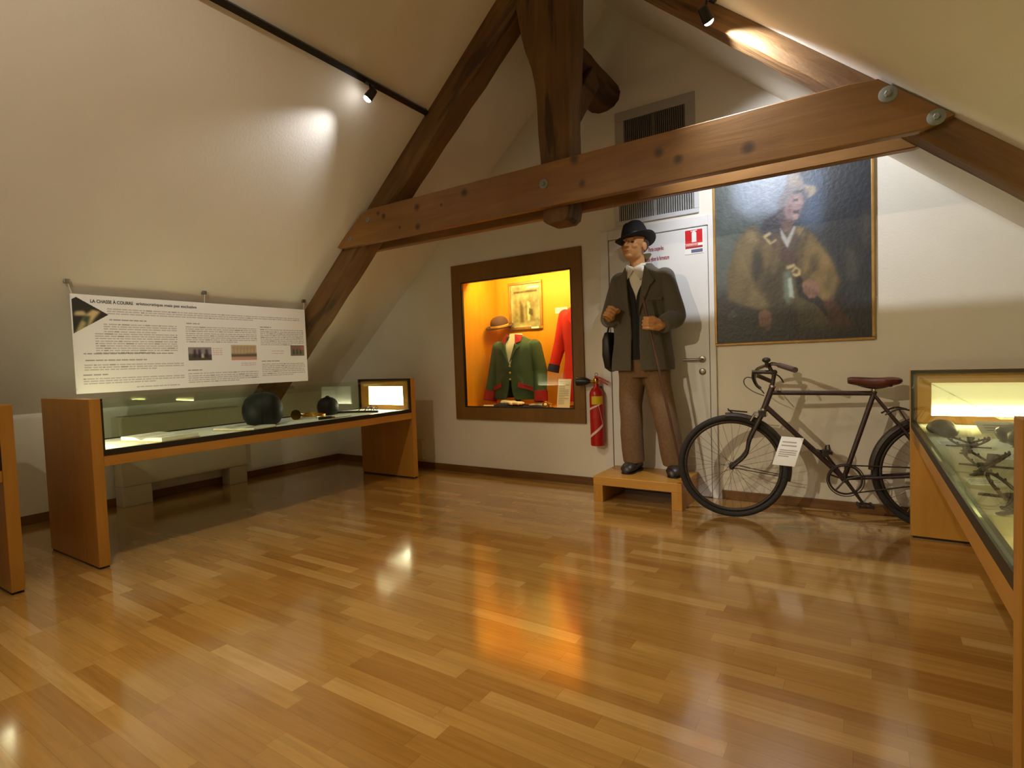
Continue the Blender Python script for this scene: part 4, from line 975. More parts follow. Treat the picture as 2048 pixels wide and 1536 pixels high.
# green hunting jacket on a bust
gx, gy = -2.905, 4.60
g = thing('hunting_jacket', 'green hunting jacket with crimson collar and brass buttons in the niche', 'jacket', (gx, gy, NZ0))
rows = [(0.72, .262, .15, .05), (0.82, .25, .148, .02), (0.95, .235, .14, .004), (1.05, .232, .138, .004), (1.12, .235, .138, .025), (1.22, .24, .135, .05), (1.28, .205, .115, .062), (1.325, .12, .09, .05), (1.35, .082, .075, .042)]
b = MB(); b.loft([ring_c(gx, gy, z, rx, ry, gp, 0.016) for z, rx, ry, gp in interp(rows, 3)])
for s in (-1, 1):
    b.chain([((gx+s*0.21, gy, 1.235), 0.072), ((gx+s*0.268, gy-0.0, 1.0), 0.068), ((gx+s*0.295, gy-0.05, 0.78), 0.06)])
build(b, 'coat', M['green_cloth'], g, remesh=0.008, it=3)
for s in (-1, 1):
    b = MB(); b.tube([(gx+s*0.293, gy-0.048, 0.80), (gx+s*0.302, gy-0.066, 0.70)], [0.0665, 0.068], n=18); build(b, 'cuff', M['crimson'], g, smooth=40)
    b = MB(); b.loft([[Vector(p) for p in q] for q in ([(gx+s*0.10, gy-0.137, 0.89), (gx+s*0.22, gy-0.085, 0.845), (gx+s*0.225, gy-0.08, 0.805), (gx+s*0.10, gy-0.139, 0.845)], [(gx+s*0.10, gy-0.152, 0.89), (gx+s*0.23, gy-0.10, 0.845), (gx+s*0.235, gy-0.09, 0.805), (gx+s*0.10, gy-0.156, 0.845)])]); build(b, 'pocket_flap', M['crimson'], g)
    b = MB(); b.loft([[Vector(p) for p in q] for q in ([(gx+s*0.045, gy-0.08, 1.36), (gx+s*0.088, gy-0.03, 1.35), (gx+s*0.10, gy-0.085, 1.29), (gx+s*0.062, gy-0.115, 1.272)], [(gx+s*0.047, gy-0.098, 1.362), (gx+s*0.102, gy-0.036, 1.352), (gx+s*0.112, gy-0.10, 1.29), (gx+s*0.066, gy-0.132, 1.272)])]); build(b, 'collar', M['crimson'], g)
    b = MB(); b.loft([[Vector(p) for p in q] for q in ([(gx+s*0.062, gy-0.112, 1.27), (gx+s*0.112, gy-0.107, 1.24), (gx+s*0.088, gy-0.127, 1.215), (gx+s*0.01, gy-0.140, 1.09)], [(gx+s*0.062, gy-0.134, 1.27), (gx+s*0.120, gy-0.128, 1.24), (gx+s*0.090, gy-0.147, 1.215), (gx+s*0.01, gy-0.156, 1.09)])]); build(b, 'lapel', M['green_cloth'], g)
b = MB(); b.loft([ring_e(gx, gy, z, rx, ry) for z, rx, ry in ((1.00, .2, .118), (1.2, .205, .118), (1.27, .17, .1), (1.31, .085, .078), (1.37, .062, .062))]); build(b, 'shirt_front', M['cream'], g, smooth=60)
for z in (1.05, 0.985, 0.92):
    b = MB(); b.ell((gx+0.008, gy-0.147, z), (0.011, 0.006, 0.011)); build(b, 'button', M['button'], g, smooth=180)
b = MB(); b.loft([ring_e(gx, gy, z, rx, ry) for z, rx, ry in ((NZ0+0.001, .11, .09), (NZ0+0.012, .11, .09), (NZ0+0.02, .03, .03), (0.74, .03, .03))]); build(b, 'stand', M['black_rail'], g, smooth=40)

# scarlet coat, cut by the right side of the frame
rx_, ry_ = -2.195, 4.68
g = thing('hunting_coat', 'long scarlet hunting coat at the right side of the niche', 'coat', (rx_, ry_, NZ0))
rows = [(0.70, .235, .165, .03), (0.9, .23, .15, .02), (1.1, .20, .13, .004), (1.25, .205, .135, .004), (1.40, .225, .135, .03), (1.50, .225, .13, .05), (1.56, .18, .11, .06), (1.60, .11, .085, .05), (1.625, .08, .072, .042)]
b = MB(); b.loft([ring_c(rx_, ry_, z, r1, r2, gp, 0.016) for z, r1, r2, gp in interp(rows, 3)])
for s in (-1,):
    b.chain([((rx_+s*0.19, ry_, 1.51), 0.07), ((rx_+s*0.252, ry_-0.01, 1.25), 0.062), ((rx_+s*0.303, ry_-0.05, 1.04), 0.052)])
b.chain([((rx_+0.19, ry_, 1.51), 0.06), ((rx_+0.20, ry_-0.05, 1.25), 0.056), ((rx_+0.19, ry_-0.10, 1.04), 0.05)])
build(b, 'coat', M['red_cloth'], g, remesh=0.008, it=3)
b = MB(); b.tube([(rx_-0.301, ry_-0.048, 1.05), (rx_-0.314, ry_-0.060, 0.98)], [0.056, 0.058], n=18); build(b, 'cuff', M['navy'], g, smooth=40)
b = MB(); b.loft([ring_e(rx_, ry_, z, a, c_) for z, a, c_ in ((1.3, .17, .112), (1.5, .18, .112), (1.56, .13, .095), (1.6, .08, .074), (1.665, .06, .06))]); build(b, 'shirt_front', M['cream'], g, smooth=60)
for s in (-1, 1):
    b = MB(); b.loft([[Vector(p) for p in q] for q in ([(rx_+s*0.05, ry_-0.085, 1.61), (rx_+s*0.115, ry_-0.085, 1.545), (rx_+s*0.10, ry_-0.12, 1.50), (rx_+s*0.01, ry_-0.137, 1.34)], [(rx_+s*0.05, ry_-0.108, 1.61), (rx_+s*0.125, ry_-0.108, 1.545), (rx_+s*0.11, ry_-0.142, 1.50), (rx_+s*0.01, ry_-0.155, 1.34)])]); build(b, 'lapel', M['red_cloth'], g)
for z in (1.28, 1.2, 1.12):
    b = MB(); b.ell((rx_+0.008, ry_-0.143, z), (0.01, 0.006, 0.01)); build(b, 'button', M['button'], g, smooth=180)
b = MB(); b.loft([ring_e(rx_, ry_, z, a, a*0.9) for z, a in ((NZ0+0.001, .11), (NZ0+0.012, .11), (NZ0+0.02, .028), (0.72, .028))]); build(b, 'stand', M['black_rail'], g, smooth=40)

# hat hung on the niche wall
hx, hy, hz = -3.175, 4.72, 1.452
g = thing('bowler_hat', 'brown rounded hat with a gold band hung on the niche wall', 'hat', (hx, hy, hz))
b = MB(); MX = Matrix.Translation((hx, hy, hz)) @ Matrix.Rotation(R(14), 4, 'X')
b.lathe([(0.088, 0.0), (0.092, 0.03), (0.09, 0.06), (0.078, 0.09), (0.052, 0.112), (0.02, 0.12), (0.001, 0.121)], MX @ Matrix.Diagonal((1, 1.15, 1, 1)), n=36); build(b, 'crown', M['bowler'], g, smooth=60)
b = MB(); b.lathe([(0.08, 0.0), (0.135, 0.006), (0.143, 0.014), (0.14, 0.018), (0.13, 0.008), (0.08, 0.006)], MX @ Matrix.Diagonal((1, 1.12, 1, 1)), n=36); build(b, 'brim', M['bowler'], g, smooth=60)
b = MB(); b.lathe([(0.0905, 0.008), (0.0945, 0.012), (0.0945, 0.03), (0.0915, 0.034)], MX @ Matrix.Diagonal((1, 1.15, 1, 1)), n=36, caps=False); build(b, 'band', M['gold_band'], g, smooth=60)
b = MB(); b.tube([(hx, hy, hz+0.05), (hx, ny1-0.001, hz+0.05)], 0.008, n=10); build(b, 'peg', M['steel'], g)

# engraving in a frame on the niche back wall
ex0, ex1, ez0, ez1 = -3.165, -2.755, 1.425, 1.925
g = thing('framed_engraving', 'framed pale engraving on the niche\'s back wall above the green jacket', 'picture', (ex0, ny1, ez0))
b = MB(); f = 0.028
b.box((ex0, ny1-0.022, ez0), (ex1, ny1-0.0005, ez0+f)); b.box((ex0, ny1-0.022, ez1-f), (ex1, ny1-0.0005, ez1)); b.box((ex0, ny1-0.022, ez0+f), (ex0+f, ny1-0.0005, ez1-f)); b.box((ex1-f, ny1-0.022, ez0+f), (ex1, ny1-0.0005, ez1-f)); build(b, 'frame', M['gilt'], g, bevel=0.004)
cv = Canvas(70, 90, rgb(226, 208, 164))
cv.poly([(.05, .04), (.95, .04), (.95, .96), (.05, .96)], (206, 184, 138), 1)
cv.poly([(.3, .1), (.45, .1), (.42, .5), (.3, .7)], (120, 92, 60), 2); cv.poly([(.5, .12), (.8, .12), (.82, .55), (.65, .75), (.48, .6)], (168, 140, 98), 2)
cv.poly([(.55, .15), (.64, .15), (.66, .55), (.56, .6)], (236, 222, 180), 1); cv.poly([(.1, .1), (.25, .1), (.22, .7), (.1, .6)], (180, 154, 110), 2)
cv.poly([(.1, .8), (.9, .8), (.9, .86), (.1, .84)], (110, 84, 54), 1); cv.poly([(.6, .3), (.75, .25), (.74, .4), (.62, .44)], (96, 74, 50), 1)
cv.strokes(1, 8, 0.10)
picture(cv, 'print', M['print'], (ex0+f, ny1-0.006, ez0+f), (ex1-ex0-2*f, 0, 0), (0, 0, ez1-ez0-2*f), g)
b = MB(); b.box((ex0+f, ny1-0.012, ez0+f), (ex1-f, ny1-0.009, ez1-f)); build(b, 'glass', M['glass'], g)
b = MB(); b.box((ex1-0.13, ny1-0.026, ez0+0.004), (ex1-0.04, ny1-0.0225, ez0+0.024)); build(b, 'title_plate', M['paper'], g)
b = MB(); b.box((-2.61, ny1-0.004, 1.565), (-2.475, ny1-0.0005, 1.622)); tag(build(b, 'label_card', M['paper']), 'small white label on the niche wall left of the scarlet coat', 'label')

# text card leaning, gloves, cloth, whip and brass on the niche floor
MX = Matrix.Translation((-2.315, 4.43, NZ0+0.001)) @ Matrix.Rotation(R(-12), 4, 'X')
g = thing('text_card', 'white text card leaning upright at the niche floor\'s right end', 'card', (-2.315, 4.47, NZ0))
b = MB(); b.box((-0.065, 0, 0), (0.068, 0.003, 0.275)); b.xf(MX); build(b, 'card', M['paper'], g)
b = MB(); rr = random.Random(4)
for i in range(14): b.box((-0.05, -0.001, 0.25-i*0.016), (0.05 if rr.random() > .3 else 0.01, 0.0, 0.255-i*0.016))
b.xf(MX); build(b, 'print', M['ink_soft'], g)
b = MB(); b.tube([(-2.315, 4.455, NZ0+0.11), (-2.315, 4.50, NZ0+0.002)], 0.003, n=6); build(b, 'prop', M['steel'], g)
def glove(label, cx, cy, ang, s=1.0, up=0.0):
    g = thing('glove', label, 'glove', (cx, cy, NZ0), 'cream gloves in the niche')
    b = MB(); MX = Matrix.Translation((cx, cy, NZ0+up)) @ Matrix.Rotation(R(ang), 4, 'Z') @ Matrix.Scale(s, 4)
    b.ell((0, 0, 0.022), (0.055, 0.042, 0.02)); b.ell((-0.06, 0, 0.022), (0.05, 0.036, 0.02))
    for i, (dy, ln) in enumerate(((-0.032, 0.075), (-0.011, 0.088), (0.011, 0.085), (0.031, 0.065))):
        b.chain([((0.035, dy, 0.022), 0.0125), ((0.04+ln*0.6, dy*1.2, 0.022), 0.0115), ((0.04+ln, dy*1.25, 0.016), 0.0095)], n=10)
    b.chain([((-0.005, -0.036, 0.022), 0.014), ((0.03, -0.062, 0.020), 0.012), ((0.055, -0.07, 0.016), 0.010)], n=10)
    b.xf(MX); build(b, 'hand_part', M['cream'], g, remesh=0.005, it=2)
    b = MB(); b.tube([(-0.09, 0, 0.022), (-0.125, 0, 0.022)], [0.038, 0.042], n=16, flat=0.5); b.xf(MX); build(b, 'cuff', M['cream'], g, smooth=50)
glove('cream glove lying over the navy cloth on the niche floor', -2.86, 4.43, -12, 1.05, 0.026)
glove('cream glove raised beside the brass buckle on the niche floor', -2.60, 4.51, 165, 1.0, 0.004)
g = thing('folded_cloth', 'navy folded cloth under the cream glove on the niche floor', 'cloth', (-2.93, 4.42, NZ0))
b = MB(); b.ell((-2.95, 4.425, NZ0+0.018), (0.13, 0.06, 0.026), n=28, m=14); b.ell((-2.62, 4.42, NZ0+0.012), (0.16, 0.05, 0.016), n=28, m=14)
for v in b.bm.verts:
    v.co += Vector((0, 0, 1))*(mnoise.noise(Vector(v.co)*22)*0.012); v.co.z = max(v.co.z, NZ0+0.001)
build(b, 'folds', M['navy'], g, smooth=180)
g = thing('hunting_whip', 'pale hunting whip with metal tip along the niche floor\'s left front', 'whip', (-3.1, 4.43, NZ0))
b = MB(); b.tube([(-3.20, 4.42, NZ0+0.014), (-2.98, 4.44, NZ0+0.013)], [0.010, 0.008], n=10); build(b, 'handle', M['cream'], g, smooth=60)
b = MB(); b.tube([(-3.26, 4.415, NZ0+0.014), (-3.20, 4.42, NZ0+0.014)], [0.013, 0.011], n=10); build(b, 'tip', M['brass'], g, smooth=60)
b = MB(); b.tube(spline([(-2.98, 4.44, NZ0+0.012), (-3.06, 4.48, NZ0+0.008), (-3.16, 4.47, NZ0+0.007), (-3.24, 4.46, NZ0+0.007)], 5), 0.005, n=8); build(b, 'thong', M['bag'], g, smooth=60)
g = thing('brass_buckle', 'round brass buckle with leather by the cream gloves in the niche', 'buckle', (-2.48, 4.40, NZ0))
b = MB(); b.torus((-2.48, 4.40, NZ0+0.036), 0.026, 0.008, 'y', 28, 8); b.torus((-2.43, 4.41, NZ0+0.024), 0.017, 0.006, 'y', 24, 8); build(b, 'ring', M['brass'], g, smooth=60)
b = MB(); b.tube([(-2.52, 4.40, NZ0+0.008), (-2.40, 4.41, NZ0+0.008)], 0.007, n=8); build(b, 'strap', M['bag'], g, smooth=60)

# ------------------------------------------------------------------ fire extinguisher
ex, ey = -1.875, 4.205
g = thing('fire_extinguisher', 'slim red extinguisher with black horn hung between the niche and the door', 'fire extinguisher', (ex, ey, 0.362))
b = MB(); b.lathe([(0.05, 0.362), (0.059, 0.366), (0.060, 0.385), (0.060, 0.79), (0.056, 0.815), (0.042, 0.84), (0.024, 0.855), (0.020, 0.885), (0.018, 0.89)], Matrix.Translation((ex, ey, 0)), n=36); build(b, 'cylinder', M['ext_red'], g, smooth=40)
b = MB(); b.lathe([(0.02, 0.885), (0.022, 0.89), (0.022, 0.925), (0.014, 0.935)], Matrix.Translation((ex, ey, 0)), n=20); b.tube([(ex-0.015, ey, 0.905), (ex-0.05, ey, 0.905)], 0.011, n=12); build(b, 'valve', M['brass'], g, smooth=40)
b = MB(); b.loft([[(ex-0.01+u, ey-0.013, z), (ex-0.01+u, ey+0.013, z), (ex-0.01+u, ey+0.013, z+h), (ex-0.01+u, ey-0.013, z+h)] for u, z, h in ((0, 0.932, 0.018), (0.04, 0.928, 0.014), (0.115, 0.895, 0.009))]); b.loft([[(ex+u, ey-0.011, z), (ex+u, ey+0.011, z), (ex+u, ey+0.011, z+h), (ex+u, ey-0.011, z+h)] for u, z, h in ((0.01, 0.908, 0.012), (0.05, 0.898, 0.01), (0.10, 0.872, 0.008))]); build(b, 'lever', M['ext_red'], g)
b = MB(); b.torus((ex+0.005, ey-0.004, 0.962), 0.013, 0.003, 'y', 20, 6); build(b, 'safety_ring', M['steel'], g, smooth=60)
b = MB(); MX = Matrix.Translation((ex-0.05, ey, 0.905)) @ Matrix.Rotation(R(-90), 4, 'Y')
b.lathe([(0.014, 0), (0.018, 0.01), (0.03, 0.035), (0.037, 0.10), (0.039, 0.125), (0.034, 0.125), (0.028, 0.04), (0.004, 0.03)], MX, n=28); build(b, 'horn', M['black_plastic'], g, smooth=40)
def wrap(z0f, z1f, a0, a1, r, n=20):
    """patch of label on the cylinder between two angles (0 = towards the room)"""
    b = MB(); pts = []
    for i in range(n):
        t = i/(n-1); a = a0+(a1-a0)*t
        x, y = ex+r*math.sin(a), ey-r*math.cos(a)
        pts.append([(x, y, z0f(t)), (x, y, z1f(t)), (ex+(r-.001)*math.sin(a), ey-(r-.001)*math.cos(a), z1f(t)), (ex+(r-.001)*math.sin(a), ey-(r-.001)*math.cos(a), z0f(t))])
    b.loft(pts); return b
build(wrap(lambda t: 0.715, lambda t: 0.782, -0.35, 1.35, 0.0612), 'yellow_label', M['ext_yellow'], g, smooth=60)
build(wrap(lambda t: 0.655+0.055*t, lambda t: 0.675+0.045*t, -1.1, 0.9, 0.0612), 'white_ribbon', M['ext_white'], g, smooth=60)
build(wrap(lambda t: 0.425+0.10*t**1.2, lambda t: 0.447+0.105*t**1.2, -1.0, 1.2, 0.0612), 'white_ribbon', M['ext_white'], g, smooth=60)
build(wrap(lambda t: 0.53+0.17*(1-t), lambda t: 0.545+0.17*(1-t), 0.65, 1.25, 0.0612), 'white_ribbon', M['ext_white'], g, smooth=60)
b = MB(); b.box((ex-0.02, ey+0.058, 0.60), (ex+0.02, W-0.0005, 0.86)); build(b, 'wall_bracket', M['steel'], g)
# ------------------------------------------------------------------ platform
g = thing('wooden_platform', 'low honey wood platform with cut-out front under the mannequin', 'platform', (-1.405, 4.03, 0))
px0, px1, py_0, py_1 = -1.742, -1.067, 3.80, 4.255
b = MB(); b.box((px0, py_0, 0.128), (px1, py_1, 0.195)); build(b, 'top', M['honey_x'], g, bevel=0.003)
b = MB(); b.box((px0, py_0, 0), (px0+0.075, py_1, 0.1275)); build(b, 'leg_panel', M['honey'], g, bevel=0.002)
b = MB(); b.box((px1-0.075, py_0, 0), (px1, py_1, 0.1275)); build(b, 'leg_panel', M['honey'], g, bevel=0.002)

# ------------------------------------------------------------------ mannequin
cx0, cy0 = -1.412, 4.06
man = thing('person', 'standing man in dark felt hat, grey jacket and brown trousers on the platform', 'person', (cx0, cy0, 0.195))
HEAD = Vector((-1.450, 4.03, 1.938))
HR = Euler((R(-9), R(2), R(-14)), 'XYZ').to_matrix().to_4x4() @ Matrix.Diagonal((1.08, 1.04, 0.98, 1))
HM = Matrix.Translation(HEAD) @ HR
bd = MB()
def h_ell(c, r): bd.ell(HM @ Vector(c), r, HR.to_3x3())
h_ell((0, .012, .03), (.077, .097, .095)); h_ell((0, -.022, -.035), (.063, .072, .082)); h_ell((0, -.055, -.092), (.034, .032, .026))
h_ell((0, -.01, -.07), (.058, .06, .05))
h_ell((.036, -.062, -.022), (.026, .024, .024)); h_ell((-.036, -.062, -.022), (.026, .024, .024))
h_ell((0, -.083, .034), (.05, .014, .012))
for s in (-1, 1): h_ell((s*.079, .012, -.008), (.010, .022, .033)); h_ell((s*.012, -.098, -.026), (.009, .010, .008))
bd.chain([(HM @ Vector((0, -.086, .024)), .010), (HM @ Vector((0, -.101, -.004)), .011), (HM @ Vector((0, -.112, -.024)), .013)], n=12)
h_ell((0, -.088, -.056), (.024, .010, .007)); h_ell((0, -.085, -.067), (.020, .010, .008))
bd.chain([(HM @ Vector((0, .03, -.06)), .058), (Vector((-1.437, 4.06, 1.80)), .057), (Vector((-1.425, 4.07, 1.74)), .07)])
bd.loft([ring_e(cx0, cy0+0.005, z, a, c_) for z, a, c_ in ((1.02, .16, .105), (1.15, .165, .105), (1.30, .165, .10), (1.50, .175, .105), (1.66, .150, .085), (1.73, .09, .065))])
SHR, ELR, WRR = Vector((-1.580, 4.062, 1.665)), Vector((-1.685, 4.075, 1.415)), Vector((-1.602, 3.90, 1.405))
SHL, ELL, WRL = Vector((-1.240, 4.062, 1.665)), Vector((-1.146, 4.03, 1.385)), Vector((-1.205, 3.845, 1.315))
HNR, HNL = Vector((-1.572, 3.835, 1.425)), Vector((-1.275, 3.80, 1.330))
for sh, el, wr, hn in ((SHR, ELR, WRR, HNR), (SHL, ELL, WRL, HNL)):
    bd.chain([(sh, .046), (el, .042), (wr, .030), (wr.lerp(hn, .55), .029)])
for hip, kn, an in ((Vector((-1.50, 4.07, 1.05)), Vector((-1.515, 4.06, .67)), Vector((-1.522, 4.10, .27))), (Vector((-1.32, 4.07, 1.05)), Vector((-1.245, 4.055, .66)), Vector((-1.20, 4.105, .27)))):
    bd.chain([(hip, .085), (kn, .058), (an, .042), (an+Vector((0, -.07, -.04)), .03)])
def hand(mb, c, fore, stick, side, s):
    """fist round an axis 'stick' at c; fore points from the hand back to the elbow; side turns the thumb up or down"""
    x = Vector(fore).normalized(); z = Vector(stick); z = (z - x*z.dot(x)).normalized(); y = z.cross(x)
    if side < 0: y = -y
    P = lambda a, b_, d: Vector(c) + (x*a + y*b_ + z*d)*s
    mb.chain([(P(.060, -.004, .018), .024*s), (P(.026, -.020, .020), .021*s)], n=12); mb.chain([(P(.060, -.004, -.014), .024*s), (P(.026, -.020, -.018), .021*s)], n=12)
    for i, (zz, k) in enumerate(((.033, 1.0), (.0115, 1.08), (-.0105, 1.03), (-.031, .88))):
        r = (.0098, .0102, .0098, .0088)[i]*s
        mb.chain([(P(.024, -.033, zz), r*1.08), (P(-.012*k, -.037, zz*1.02), r), (P(-.036*k, -.010, zz*1.02), r*.97), (P(-.022*k, .018, zz), r*.92), (P(.000, .023, zz*.98), r*.85)], n=10)
    mb.chain([(P(.056, .006, .030), .0145*s), (P(.026, .030, .047), .0125*s), (P(-.002, .034, .046), .0110*s), (P(-.022, .024, .040), .0092*s)], n=10)
CB, CT = Vector((-1.082, 3.905, .197)), Vector((-1.308, 3.787, 1.515))
CD = (CT-CB).normalized()
tt = (HNL-CB).dot(CD); HNL2 = CB + CD*tt
hand(bd, HNL2, WRL-HNL2, CD, 1, 1.12)
hand(bd, HNR, WRR-HNR, Vector((.5, -.1, .8)), -1, 1.12)
body = build(bd, 'body', M['skin'], man, remesh=0.0042, it=2)
for s in (-1, 1):
    e = MB(); e.ell(HM @ Vector((s*.033, -.078, .010)), (.013, .009, .007), HR.to_3x3(), n=14, m=8); build(e, 'eye', M['eye'], man, smooth=180)
e = MB(); e.ell(HM @ Vector((0, -.0945, -.060)), (.020, .006, .006), HR.to_3x3(), n=14, m=8); build(e, 'lips', M['lip'], man, smooth=180)
e = MB(); e.ell(HM @ Vector((0, .030, .030)), (.0815, .092, .080), HR.to_3x3(), n=24, m=14)
build(e, 'hair', M['hair'], man, smooth=180)
# fedora
HT = HM @ Matrix.Translation((0, .010, .046)) @ Matrix.Rotation(R(-14), 4, 'Y') @ Matrix.Rotation(R(2), 4, 'X')
e = MB(); rings = []
for k, (rr_, z) in enumerate(((.094, 0.0), (.096, .02), (.091, .055), (.083, .095), (.072, .130), (.058, .150), (.030, .152), (.004, .146))):
    q = []
    for i in range(36):
        a = 2*PI*i/36; px_ = rr_*math.cos(a)*1.0; py_ = rr_*math.sin(a)*1.2; zz = z
        if k >= 3:
            zz -= 0.034*max(0, 1-abs(px_)/0.050)*((k-3)/4)
            px_ *= 1 - 0.34*max(0, -math.sin(a))*min(1, (k-2)/4)
        q.append(HT @ Vector((px_, py_, zz)))
    rings.append(q)
e.loft(rings); hat = build(e, 'hat', M['felt'], man, smooth=60)
e = MB()
def brim(a, q, top):
    w = .092 + (.138-.092)*q; curl = .030*q*q*abs(math.cos(a))**2 - .010*q*q*max(0, -math.sin(a))
    return HT @ Vector((w*math.cos(a), (w*1.18)*math.sin(a), curl + (.004 if top else 0) - .002))
rings = [[brim(2*PI*i/40, q, tp) for i in range(40)] for q, tp in ((0, 0), (.35, 0), (.7, 0), (1, 0), (1.0, 1), (.7, 1), (.35, 1), (0, 1))]
e.loft(rings, closed=True); build(e, 'brim', M['felt'], hat, smooth=60)
e = MB(); e.loft([[HT @ Vector((rr_*math.cos(2*PI*i/36), rr_*1.2*math.sin(2*PI*i/36), z)) for i in range(36)] for rr_, z in ((.0965, .004), (.099, .006), (.098, .032), (.0955, .033))], caps=False); build(e, 'band', M['felt_band'], hat, smooth=60)

# trousers, shoes
e = MB()
e.loft([ring_e(cx0, 4.065, z, a, c_) for z, a, c_ in ((1.14, .18, .118), (1.06, .192, .125), (0.98, .196, .122), (0.94, .19, .11))])
for hip, top, kn, lo in (((-1.505, 4.065, 1.0), (-1.508, 4.06, .9), (-1.518, 4.045, .64), (-1.522, 4.09, .275)), ((-1.318, 4.065, 1.0), (-1.302, 4.06, .9), (-1.245, 4.04, .64), (-1.203, 4.095, .275))):
    pts = spline([hip, top, kn, lo], 6); n = len(pts)
    e.tube(pts, [.110 + (.090-.110)*min(1, i/(n*0.55)) - (.010 if i > n*0.6 else 0)*((i-n*0.6)/(n*0.4)) for i in range(n)], n=22)
for v in e.bm.verts:
    if v.co.z < 0.95: v.co += Vector((1, 0.4, 0))*mnoise.noise(Vector((v.co.x*6, v.co.y*6, v.co.z*9)))*0.008
build(e, 'trousers', M['trouser'], man, remesh=0.007, it=2)
for hx_, hd in ((-1.522, -0.10), (-1.203, 0.22)):
    e = MB(); MX = Matrix.Translation((hx_, 4.115, .1955)) @ Matrix.Rotation(hd, 4, 'Z')
    prof = [(.085, .032, .075), (.06, .042, .095), (.0, .050, .105), (-.06, .056, .092), (-.11, .061, .078), (-.145, .052, .062), (-.168, .026, .034)]
    e.loft([[MX @ Vector((w*math.cos(t)*(1 if math.sin(t) < .1 else .92), y, max(0.006, .006+h*(.5+.5*math.sin(t)) if True else 0))) for t in [2*PI*k/16 - PI/2 for k in range(16)]] for y, w, h in prof])
    sh = build(e, 'shoe', M['shoe'], man, smooth=60)
    e = MB(); e.loft([[MX @ Vector((-w, y, 0)), MX @ Vector((w, y, 0)), MX @ Vector((w, y, .012)), MX @ Vector((-w, y, .012))] for y, w in ((.09, .03), (.06, .042), (.0, .04), (-.06, .047), (-.11, .051), (-.15, .042), (-.172, .02))]); build(e, 'sole', M['felt_band'], sh)

# shirt, waistcoat, jacket
e = MB(); e.loft([ring_e(cx0-.006, cy0, z, a, c_) for z, a, c_ in ((1.40, .185, .118), (1.58, .19, .122), (1.68, .165, .11), (1.735, .11, .092), (1.765, .075, .078))])
shirt = build(e, 'shirt', M['shirt'], man, smooth=60)
NX = -1.437
for s in (-1, 1):
    e = MB(); e.loft([[Vector(p) for p in q] for q in ([(NX+s*.002, 3.970, 1.752), (NX+s*.050, 3.995, 1.800), (NX+s*.082, 4.050, 1.808), (NX+s*.092, 4.000, 1.735), (NX+s*.050, 3.957, 1.672)], [(NX+s*.002, 3.952, 1.748), (NX+s*.056, 3.978, 1.798), (NX+s*.092, 4.045, 1.806), (NX+s*.102, 3.985, 1.733), (NX+s*.054, 3.938, 1.668)])]); build(e, 'collar_point', M['shirt'], shirt, smooth=30)
e = MB(); e.tube(spline([(NX-.07, 4.05, 1.79), (NX-.06, 4.0, 1.785), (NX-.015, 3.975, 1.765), (NX, 3.972, 1.755), (NX+.015, 3.975, 1.765), (NX+.06, 4.0, 1.785), (NX+.07, 4.05, 1.79)], 4), 0.014, n=8); build(e, 'neckband', M['shirt'], shirt, smooth=60)
rows = [(1.08, .20, .133, .001), (1.25, .195, .130, .001), (1.42, .20, .132, .001), (1.55, .205, .134, .008), (1.65, .195, .128, .050), (1.72, .14, .108, .07)]
e = MB(); e.loft([ring_c(cx0, cy0, z, a, c_, gp, .010) for z, a, c_, gp in interp(rows, 4)]); build(e, 'waistcoat', M['vest'], man, smooth=60)
rows = [(0.995, .245, .168, .036), (1.10, .238, .160, .034), (1.25, .220, .150, .031), (1.40, .226, .152, .034), (1.52, .236, .154, .046), (1.62, .240, .150, .060), (1.685, .222, .136, .070), (1.735, .165, .116, .076), (1.775, .112, .098, .072), (1.80, .092, .088, .070)]
e = MB(); e.loft([ring_c(cx0, cy0, z, a, c_, gp, .020, gc=-.006) for z, a, c_, gp in interp(rows, 4)])
def sleeve(mb, sh, el, wr, r0, r1, r2):
    pts = spline([sh, sh.lerp(el, .5)+Vector((0, .006, 0)), el, el.lerp(wr, .5), wr], 4); n = len(pts)
    rad = [r0 + (r1-r0)*min(1, i/(n*.5)) if i < n*.5 else r1 + (r2-r1)*((i-n*.5)/(n*.5)) for i in range(n)]
    mb.ell(sh, r0, n=20, m=12); mb.tube(pts, rad, n=20)
sleeve(e, Vector((-1.578, 4.06, 1.675)), ELR, WRR+Vector((0, .01, -.004)), .084, .072, .062)
sleeve(e, Vector((-1.237, 4.06, 1.675)), ELL, WRL+Vector((.01, .012, .004)), .084, .070, .062)
for v in e.bm.verts:
    v.co += Vector((mnoise.noise(Vector(v.co)*9), mnoise.noise(Vector(v.co)*9+Vector((7, 0, 0))), 0))*0.005
jk = build(e, 'jacket', M['jacket'], man, remesh=0.0075, it=3)
for s in (-1, 1):
    X = cx0 - .006
    e = MB()
    a = [(X+s*.074, 3.950, 1.775), (X+s*.115, 3.945, 1.70), (X+s*.150, 3.930, 1.655), (X+s*.118, 3.918, 1.615), (X+s*.05, 3.902, 1.45), (X+s*.036, 3.906, 1.40), (X+s*.045, 3.906, 1.52), (X+s*.062, 3.924, 1.66)]
    c_ = [(x, y-.014, z) for x, y, z in a]
    e.loft([[Vector(p) for p in a], [Vector(p) for p in c_]]); build(e, 'lapel', M['jacket'], jk, smooth=30)
e = MB(); e.loft([[(cx0+.095, 3.930, 1.53), (cx0+.185, 3.962, 1.53), (cx0+.185, 3.962, 1.51), (cx0+.095, 3.930, 1.51)], [(cx0+.095, 3.908, 1.53), (cx0+.187, 3.945, 1.53), (cx0+.187, 3.945, 1.51), (cx0+.095, 3.908, 1.51)]]); build(e, 'breast_pocket', M['jacket'], jk)
